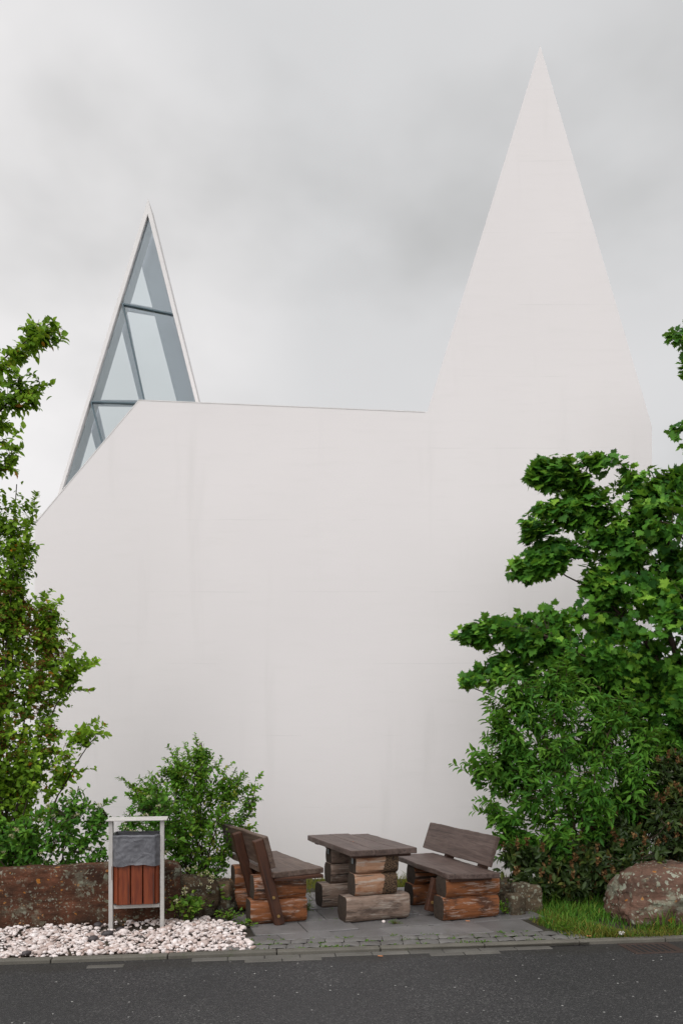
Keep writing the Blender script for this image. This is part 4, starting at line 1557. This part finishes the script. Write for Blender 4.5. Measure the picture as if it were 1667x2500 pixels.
MF5 = [(1340, 1480), (1226, 1500), (1150, 1512), (1106, 1542), (1116, 1560), (1214, 1590), (1340, 1600)]
grow('maple_tree', 'broad green maple with lobed leaves reaching in from the right in front of the wall', 'tree', [(MAPLE, 0.62), (MCORE, 0.16), (MF1, 0.06), (MF2, 0.05), (MF3, 0.05), (MF4, 0.02), (MF5, 0.05)], 9.3, 1.15, (1730, 0), 3900, 8,
     (MAPLE_V, MAPLE_F), 0.102, (M['bark'], M['maple']), trunk_r=0.075, loose=0.012, n_limbs=14, sigma=0.13, clumps=70, twig=0.22, droop=0.42, updir=0.55, edge_frac=0.45)

LANCE = [(1240, 1652), (1300, 1640), (1350, 1632), (1400, 1636), (1450, 1660), (1500, 1700), (1560, 1760), (1610, 1850), (1640, 1960), (1560, 2060), (1450, 2130), (1300, 2130), (1232, 2060),
         (1222, 2015), (1180, 1990), (1200, 1965), (1186, 1948), (1166, 1944), (1190, 1925), (1160, 1912), (1140, 1892), (1172, 1870), (1168, 1838), (1186, 1800), (1190, 1762), (1215, 1745), (1184, 1706), (1215, 1700)]
grow('lance_leaf_shrub', 'tall fresh green shrub with narrow pointed leaves between the right bench and the maple', 'shrub', [(LANCE, 1.0)], 8.75, 0.62, (1420, 0), 1800, 10,
     (LANCE_V, OVATE_F), 0.105, (M['green_stem'], M['lance']), trunk_r=0.03, loose=0.06, shoots=110, shoot_len=0.30, n_limbs=22, sigma=0.11, clumps=70, twig=0.20, droop=0.55, updir=0.6, multi=True, edge_frac=0.4)

RHODO = [(1228, 2060), (1222, 2095), (1216, 2135), (1236, 2165), (1300, 2190), (1400, 2200), (1490, 2196), (1800, 2196), (1800, 1835), (1660, 1830), (1600, 1852), (1572, 1930), (1500, 1985), (1420, 2040), (1300, 2060)]
r_, tp, dr, bs = grow('rhododendron', 'dark leathery rhododendron with brown seed heads behind the lichened boulder', 'shrub', [(RHODO, 1.0)], 8.55, 0.50, (1500, 0), 1300, 9,
     (LONG_V, OVATE_F), 0.105, (M['bark'], M['rhodo']), trunk_r=0.03, n_limbs=18, sigma=0.12, clumps=50, twig=0.13, droop=0.05, updir=0.6, multi=True, edge_frac=0.5)
sel = tp[rng.choice(len(tp), 330, replace=False)]
clusters('seed_head', r_, sel + np.array([0, -0.02, 0.0]), M['seedhead'], 0.026, 26, 0.034, upright=True)

TALL = [(-120, 1200), (0, 1250), (20, 1230), (38, 1178), (46, 1178), (52, 1225), (82, 1218), (102, 1232), (92, 1270), (106, 1318), (84, 1370), (90, 1440), (100, 1452), (120, 1490), (155, 1492), (160, 1545),
        (178, 1500), (194, 1502), (190, 1560), (166, 1612), (186, 1620), (214, 1612), (222, 1626), (190, 1652), (160, 1690), (130, 1700), (150, 1755), (150, 1792), (200, 1770), (240, 1802), (190, 1828), (150, 1830),
        (172, 1850), (202, 1888), (170, 1914), (130, 1930), (110, 2000), (80, 2110), (-120, 2110)]
TCORE = [(-110, 1300), (40, 1330), (70, 1400), (70, 1500), (120, 1540), (110, 1640), (110, 1760), (130, 1850), (110, 1920), (70, 2100), (-110, 2100)]
r_, tp, dr, bs = grow('tall_shrub', 'tall loose shrub with spent brown flower clusters at the left edge', 'shrub', [(TALL, 0.68), (TCORE, 0.32)], 8.35, 0.60, (10, 0), 2700, 10,
     (ROUND_V, OVATE_F), 0.064, (M['bark'], M['spirea']), shoots=110, shoot_len=0.34, trunk_r=0.03, n_limbs=20, sigma=0.12, clumps=75, twig=0.20, droop=0.25, updir=0.75, multi=True, edge_frac=0.38)
zz = tp[:, 2] + bs[2]
br_ = tp[(zz > 1.7) & (zz < 3.6) & (tp[:, 0] + bs[0] < -3.05) & (tp[:, 1] < 0.1)]
br_ = br_[rng.choice(len(br_), min(len(br_), 330), replace=False)]
clusters('brown_flower_cluster', r_, br_ + np.array([0, -0.06, 0]), M['brown_flower'], 0.055, 32, 0.020)

DOG = [(110, 1985), (135, 1945), (180, 1928), (190, 1912), (200, 1925), (215, 1934), (236, 1958), (262, 1985), (258, 2040), (266, 2112), (150, 2124), (-120, 2132), (-120, 1990)]
r_, tp, dr, bs = grow('flowering_dogwood', 'low bush with cream flower heads growing over the left sandstone block', 'shrub', [(DOG, 1.0)], 8.0, 0.26, (110, 0), 620, 8,
     (OVATE_V, OVATE_F), 0.066, (M['bark'], M['dogwood']), shoots=30, shoot_len=0.2, trunk_r=0.02, n_limbs=12, sigma=0.10, clumps=34, twig=0.15, droop=0.2, updir=0.8, multi=True, edge_frac=0.4)
fr_ = tp[tp[:, 1] < 0.08]
clusters('flower_head', r_, fr_[rng.choice(len(fr_), 60, replace=False)] + np.array([0, -0.05, 0.03]), M['flower'], 0.028, 26, 0.017)

MIDS = [(500, 1808), (470, 1822), (440, 1838), (384, 1838), (408, 1858), (420, 1872), (376, 1882), (396, 1896), (345, 1904), (360, 1916), (292, 1910), (330, 1934), (312, 1952), (340, 1975), (350, 2040), (400, 2050), (430, 2100), (440, 2165), (500, 2172), (552, 2150),
        (560, 2110), (566, 2060), (600, 2036), (652, 2028), (600, 2012), (626, 1962), (637, 1912), (616, 1902), (600, 1930), (584, 1892), (580, 1862), (568, 1900), (548, 1915), (552, 1860), (536, 1842), (516, 1838)]
grow('bushy_shrub', 'rounded small leaved green shrub behind the left bench', 'shrub', [(MIDS, 1.0)], 8.75, 0.45, (490, 0), 1250, 10,
     (OVATE_V, OVATE_F), 0.052, (M['bark'], M['shrub']), shoots=80, shoot_len=0.26, trunk_r=0.02, n_limbs=20, sigma=0.10, clumps=70, twig=0.17, droop=0.35, updir=0.8, multi=True, edge_frac=0.34)
DOG2 = [(300, 1978), (330, 1950), (370, 1935), (420, 1950), (436, 1985), (430, 2060), (440, 2110), (310, 2118), (262, 2110), (280, 2070), (300, 2030)]
r_, tp, dr, bs = grow('flowering_dogwood', 'low bush with cream flower heads growing behind the litter bin', 'shrub', [(DOG2, 1.0)], 8.15, 0.22, (380, 0), 230, 8,
     (OVATE_V, OVATE_F), 0.062, (M['bark'], M['dogwood']), shoots=30, shoot_len=0.2, trunk_r=0.016, n_limbs=9, sigma=0.09, clumps=20, twig=0.15, droop=0.2, updir=0.8, multi=True, edge_frac=0.4)
fr_ = tp[tp[:, 1] < 0.05]
clusters('flower_head', r_, fr_[rng.choice(len(fr_), 24, replace=False)] + np.array([0, -0.05, 0.03]), M['flower'], 0.028, 26, 0.017)

LEAN = [(-160, 1160), (-160, 960), (0, 935), (20, 880), (48, 845), (58, 800), (72, 772), (90, 780), (112, 768), (130, 776), (150, 800), (170, 818), (140, 842), (118, 850), (104, 885), (92, 905), (98, 940), (108, 972), (88, 992), (60, 1012), (40, 1025), (34, 1060), (42, 1098), (38, 1132), (6, 1160)]
grow('leaning_tree', 'slender leafy branch tree leaning in at the upper left against the sky', 'tree', [(LEAN, 1.0)], 8.1, 0.40, (-230, 0), 380, 9,
     (ROUND_V, OVATE_F), 0.082, (M['bark'], M['spirea']), shoots=26, shoot_len=0.22, trunk_r=0.04, n_limbs=9, sigma=0.10, clumps=26, twig=0.20, droop=0.4, updir=0.6, edge_frac=0.4)
RT = [(1622, 808), (1632, 790), (1652, 786), (1760, 770), (1760, 930), (1690, 910), (1656, 912), (1660, 880), (1640, 862), (1634, 830)]
RT2 = [(1629, 1040), (1640, 1018), (1668, 1008), (1760, 1000), (1760, 1130), (1690, 1118), (1664, 1118), (1660, 1080), (1642, 1068)]
grow('far_maple', 'maple whose upper twigs show at the right edge above the broad maple', 'tree', [(RT, 0.5), (RT2, 0.5)], 9.9, 0.35, (1960, 0), 150, 8,
     (MAPLE_V, MAPLE_F), 0.10, (M['bark'], M['maple']), trunk_r=0.06, n_limbs=8, sigma=0.10, clumps=16, twig=0.2, droop=0.4, updir=0.55, edge_frac=0.4)


def little(kind, label, px, h, w, n_tips, leaf_size, flowers=0, mat='weed', leaf=OVATE_V, group=None, dy=0.0):
    """small herb: stems from one foot"""
    g = ground(*px)
    base = np.array([g.x, g.y + dy, 0.0])
    root = empty(kind, base, 0, label, 'plant', group)
    tb = Tubes()
    P, Dn = [], []
    for i in range(n_tips):
        a = rng.uniform(0, 6.28); r = w * math.sqrt(rng.random()) * 0.5
        tip = np.array([math.cos(a) * r, math.sin(a) * r * 0.7, h * rng.uniform(0.45, 1.0) * (1 - 0.4 * (2 * r / w) ** 2)])
        tt = np.linspace(0, 1, 5)[:, None]
        ctrl = np.array([tip[0] * 0.25, tip[1] * 0.25, tip[2] * 0.7])
        cur = 2 * (1 - tt) * tt * ctrl + tt ** 2 * tip
        tb.add(cur, 0.004, 0.0015, 3)
        for q in (1, 2, 3, 4, 4, 4):
            P.append(cur[q]); Dn.append(tip)
    P, Dn = np.array(P), unit(np.array(Dn))
    N = len(P)
    ax = unit(Dn * 0.5 + rng.normal(0, 0.8, (N, 3)) * np.array([1, 1, .4]))
    link('stems', tb.mesh(kind + '_stems', (0, 0, 0)), M['green_stem'], root)
    link('leaves', leaf_mesh(kind + '_leaves', leaf, OVATE_F, P, ax, rng.normal(0, .35, (N, 3)) + np.array([0, -.3, .8]), leaf_size * rng.uniform(.7, 1.2, N), rng.random(N)), M[mat], root)
    if flowers:
        clusters('flower_head', root, P[np.argsort(-P[:, 2] + P[:, 1])][:flowers * 3:3] + np.array([0, -0.04, 0.03]), M['flower'], 0.024, 24, 0.018)
    return root


little('flowering_plant', 'leafy plant with cream flowers spilling over the flat topped rock', (488, 2232), 0.52, 0.62, 70, 0.060, 10, dy=0.06)
little('flowering_plant', 'small leafy plant with two white flowers at the end of the sandstone block', (462, 2256), 0.36, 0.46, 40, 0.060, 3)
little('weed', 'low yellow green weed at the corner between gravel and left bench', (560, 2250), 0.14, 0.34, 26, 0.035)
little('weed', 'low weed at the foot of the left bench beside the pebbles', (600, 2262), 0.08, 0.26, 18, 0.028)
little('weed', 'reddish low weed between the stone posts and the right bench', (1232, 2232), 0.16, 0.22, 18, 0.035)


# ------------------------------------------------------------------ grass
def grass(name, poly, n_, h0, h1, m, label, kind='stuff', lean=0.35, width=0.0045, zfun=None, hfun=None, base_z=-0.02):
    Q = np.array(poly)
    lo, hi = Q.min(0), Q.max(0)
    P = rng.uniform(lo, hi, (n_ * 6, 2))
    P = P[pts_in_poly(P, poly)][:n_]
    # tussocks: denser and taller where a noise is high
    f = np.array([noise.noise(Vector((x * 2.3, y * 2.3, 3.1))) for x, y in P])
    keep = rng.random(len(P)) < np.clip(0.75 + 0.7 * f, 0.15, 1)
    P, f = P[keep], f[keep]
    N = len(P)
    h = rng.uniform(h0, h1, N) * np.clip(0.85 + 0.8 * f, 0.35, 1.6)
    if hfun is not None:
        h *= np.array([hfun(x, y) for x, y in P])
    a = rng.uniform(0, 6.283, N)
    d = np.stack([np.cos(a), np.sin(a)], 1)
    L = rng.uniform(0.1, 1.0, N) * lean * h * 1.8
    w = width * rng.uniform(0.7, 1.3, N)
    px = np.stack([-d[:, 1], d[:, 0]], 1)
    V = np.zeros((N, 7, 3))
    z0 = np.full(N, base_z) if zfun is None else np.array([zfun(x, y) for x, y in P])
    for q, (t, ws) in enumerate(((0, 1.0), (0.40, 0.85), (0.75, 0.55))):
        c = P + d * (L * t ** 2)[:, None]
        zz = z0 + h * (t - 0.18 * t * t * lean * 2)
        V[:, q * 2, :2] = c - px * (w * ws)[:, None]; V[:, q * 2 + 1, :2] = c + px * (w * ws)[:, None]
        V[:, q * 2, 2] = zz; V[:, q * 2 + 1, 2] = zz
    V[:, 6, :2] = P + d * L[:, None]; V[:, 6, 2] = z0 + h * (1 - 0.30 * lean)
    faces = [(0, 1, 3, 2), (2, 3, 5, 4), (4, 5, 6)]
    loops = np.concatenate([np.array(q) for q in faces]); tot = np.array([4, 4, 3])
    LL = (loops[None] + (np.arange(N) * 7)[:, None]).ravel()
    var = np.clip(rng.beta(2, 2.6, N) + 0.15 * rng.normal(0, 1, N) * 0.6, 0, 1)
    o = link(name, mesh_np(name, V.reshape(-1, 3), LL, np.tile(tot, N), np.repeat(var, 7)), m)
    return tag(o, label, 'grass', kind=kind)


VERGE = gpoly([(1262, 2232), (1300, 2250), (1392, 2290), (1440, 2294), (1560, 2288), (1800, 2278), (1800, 2190), (1500, 2185), (1340, 2185)])
grass('grass', VERGE, 9000, 0.05, 0.17, M['grass'], 'rough green grass along the kerb round the boulder', lean=0.6,
      hfun=lambda x, y: 0.30 + 0.70 * min(1, max(0, ((Vector((x, y, 0)) - OK_).dot(N_) - 0.12) / 0.45)))
grass('dry_grass', gpoly([(1262, 2226), (1300, 2250), (1400, 2291), (1560, 2290), (1800, 2280), (1800, 2262), (1560, 2268), (1430, 2262), (1350, 2225)]), 2600, 0.03, 0.12, M['dry_grass'],
      'straw coloured grass along the edge of the paving', lean=0.8)
grass('tall_grass', gpoly([(1300, 2215), (1480, 2225), (1480, 2180), (1320, 2180)]), 900, 0.16, 0.34, M['grass'], 'taller grass blades in front of the rhododendron', lean=0.5)
grass('tall_grass', gpoly([(1480, 2268), (1800, 2272), (1800, 2262), (1480, 2258)]), 240, 0.12, 0.27, M['grass'], 'grass blades standing against the boulder', lean=0.4)
# strip of meadow behind the seats, in front of the church wall
def gz(x, y):
    if y < 9.3: return -0.08
    if y < 10.2: return -0.08 - 0.05 * (y - 9.3)
    return -0.12 - 0.10 * min(1, (y - 10.2))
MEAD = [(-4.5, 8.7), (4.5, 9.0), (5.5, 11.35), (-5.5, 11.35)]
grass('meadow_grass', MEAD, 15000, 0.06, 0.20, M['dry_grass'], 'yellow green meadow grass between the seats and the church wall', lean=0.6, width=0.006, zfun=gz)
# moss and weeds in the joints
JT = Tubes
pos = []
for i in range(150):
    r = random.random()
    if r < 0.6:
        s_ = random.uniform(-1.0, 2.2); p = kp(s_, random.choice((0.104, 0.262, 0.42)) + random.uniform(-0.01, 0.01))
    else:
        j = random.randrange(7); q = random.uniform(-1.6, 4.2)
        p = o0 + pe * q + pn * (j * 0.5 - 0.45)
    if in_poly((p.x, p.y), PAVE):
        pos.append((p.x, p.y))
N = len(pos) * 9
Pp = np.repeat(np.array(pos), 9, 0) + rng.normal(0, 0.016, (N, 2))
P3 = np.concatenate([Pp, np.full((N, 1), -0.006)], 1)
ax = unit(rng.normal(0, 1, (N, 3)) * np.array([1, 1, .3]) + np.array([0, 0, 0.9]))
o = link('joint_weeds', leaf_mesh('joint_weeds', LANCE_V, OVATE_F, P3, ax, rng.normal(0, 1, (N, 3)), rng.uniform(0.010, 0.030, N), rng.random(N)), M['weed'])
tag(o, 'moss and tiny weeds in the joints of the paving', 'weeds', kind='stuff')
# tufts on the paving
for (px, py, h, w, n_, lab) in ((1380, 2276, 0.10, 0.16, 26, 'grass tuft growing on the corner of the paving by the verge'),
                                (748, 2228, 0.10, 0.10, 10, 'thin grass tuft beside the left bench log near the table'),
                                (965, 2256, 0.04, 0.12, 12, 'mossy tuft in front of the table foot')):
    little('grass_tuft', lab, (px, py), h, w, n_, 0.06 if h > 0.05 else 0.03, leaf=OVATE_V * np.array([0.18, 1, 1]))

# ------------------------------------------------------------------ drain, litter
dr_ = empty('drain_grate', kp(2.86, -0.20, ROAD_Z), ANG, 'rusty iron drain grate set in the road beside the kerb', 'drain')
bm = bmesh.new()
gw, gd = 0.50, 0.34
for lo, hi in (((-gw / 2, -gd / 2, -0.02), (gw / 2, -gd / 2 + 0.04, 0.007)), ((-gw / 2, gd / 2 - 0.04, -0.02), (gw / 2, gd / 2, 0.007)),
               ((-gw / 2, -gd / 2 + 0.041, -0.02), (-gw / 2 + 0.05, gd / 2 - 0.041, 0.007)), ((gw / 2 - 0.08, -gd / 2 + 0.041, -0.02), (gw / 2, gd / 2 - 0.041, 0.007))):
    add_box(bm, lo, hi, 0.003)
obj('frame', bm, M['iron'], dr_)
for i in range(6):
    x = -gw / 2 + 0.075 + i * 0.060
    bm = box_bm((x, -gd / 2 + 0.042, -0.02), (x + 0.026, gd / 2 - 0.042, 0.004), 0.003)
    obj('bar', bm, M['iron'], dr_)
bm = box_bm((-gw / 2 + 0.051, -gd / 2 + 0.041, -0.02), (gw / 2 - 0.081, gd / 2 - 0.041, 0.0015))
obj('pit', bm, M['void'], dr_)

for (px, py, lab) in ((1141, 2251, 'orange cigarette end lying before the right bench log'), (928, 2328, 'orange cigarette end lying on the gutter pavers'), (1436, 2288, 'orange cigarette end lying on the kerb edge near the verge')):
    g = ground(px, py)
    bm = bmesh.new()
    add_cyl(bm, Vector((-0.008, 0, 0)), 0.005, (1, 0, 0), 0.026, 8)
    add_cyl(bm, Vector((0.014, 0, 0)), 0.0045, (1, 0, 0), 0.018, 8)
    o = obj('cigarette_end', bm, M['filter'])
    o.location = (g.x, g.y, 0.012 if py < 2300 else ROAD_Z + 0.014)
    o.rotation_euler = (0, 0, random.uniform(-0.4, 0.4))
    tag(o, lab, 'litter')
g = ground(1516, 2284)
bm = stone_bm((0.05, 0.035, 0.028), 44, p=2.5, cuts=6, rough=0.5, nscale=2.2)
o = obj('paper_scrap', bm, M['paper']); o.location = (g.x, g.y, 0.01)
tag(o, 'crumpled white paper scrap lying at the edge of the verge', 'litter')
V, L, T, nv = instances(OVATE_V, OVATE_F, np.array([[0, 0, 0.004]]), np.array([[0.6, 0.8, 0.05]]), np.array([[0, 0, 1.0]]), np.array([0.03]))
o = link('fallen_leaf', mesh_np('fallen_leaf', V, L, T), M['orange_leaf'])
p = table.matrix_basis @ Vector((0.33, 0.72, 0.746)) if False else None
c, s = math.cos(TR), math.sin(TR)
o.location = (0.055 + c * 0.30 - s * 0.62, 7.60 + s * 0.30 + c * 0.62, 0.760)
tag(o, 'tiny orange leaf lying on the table top', 'leaf')
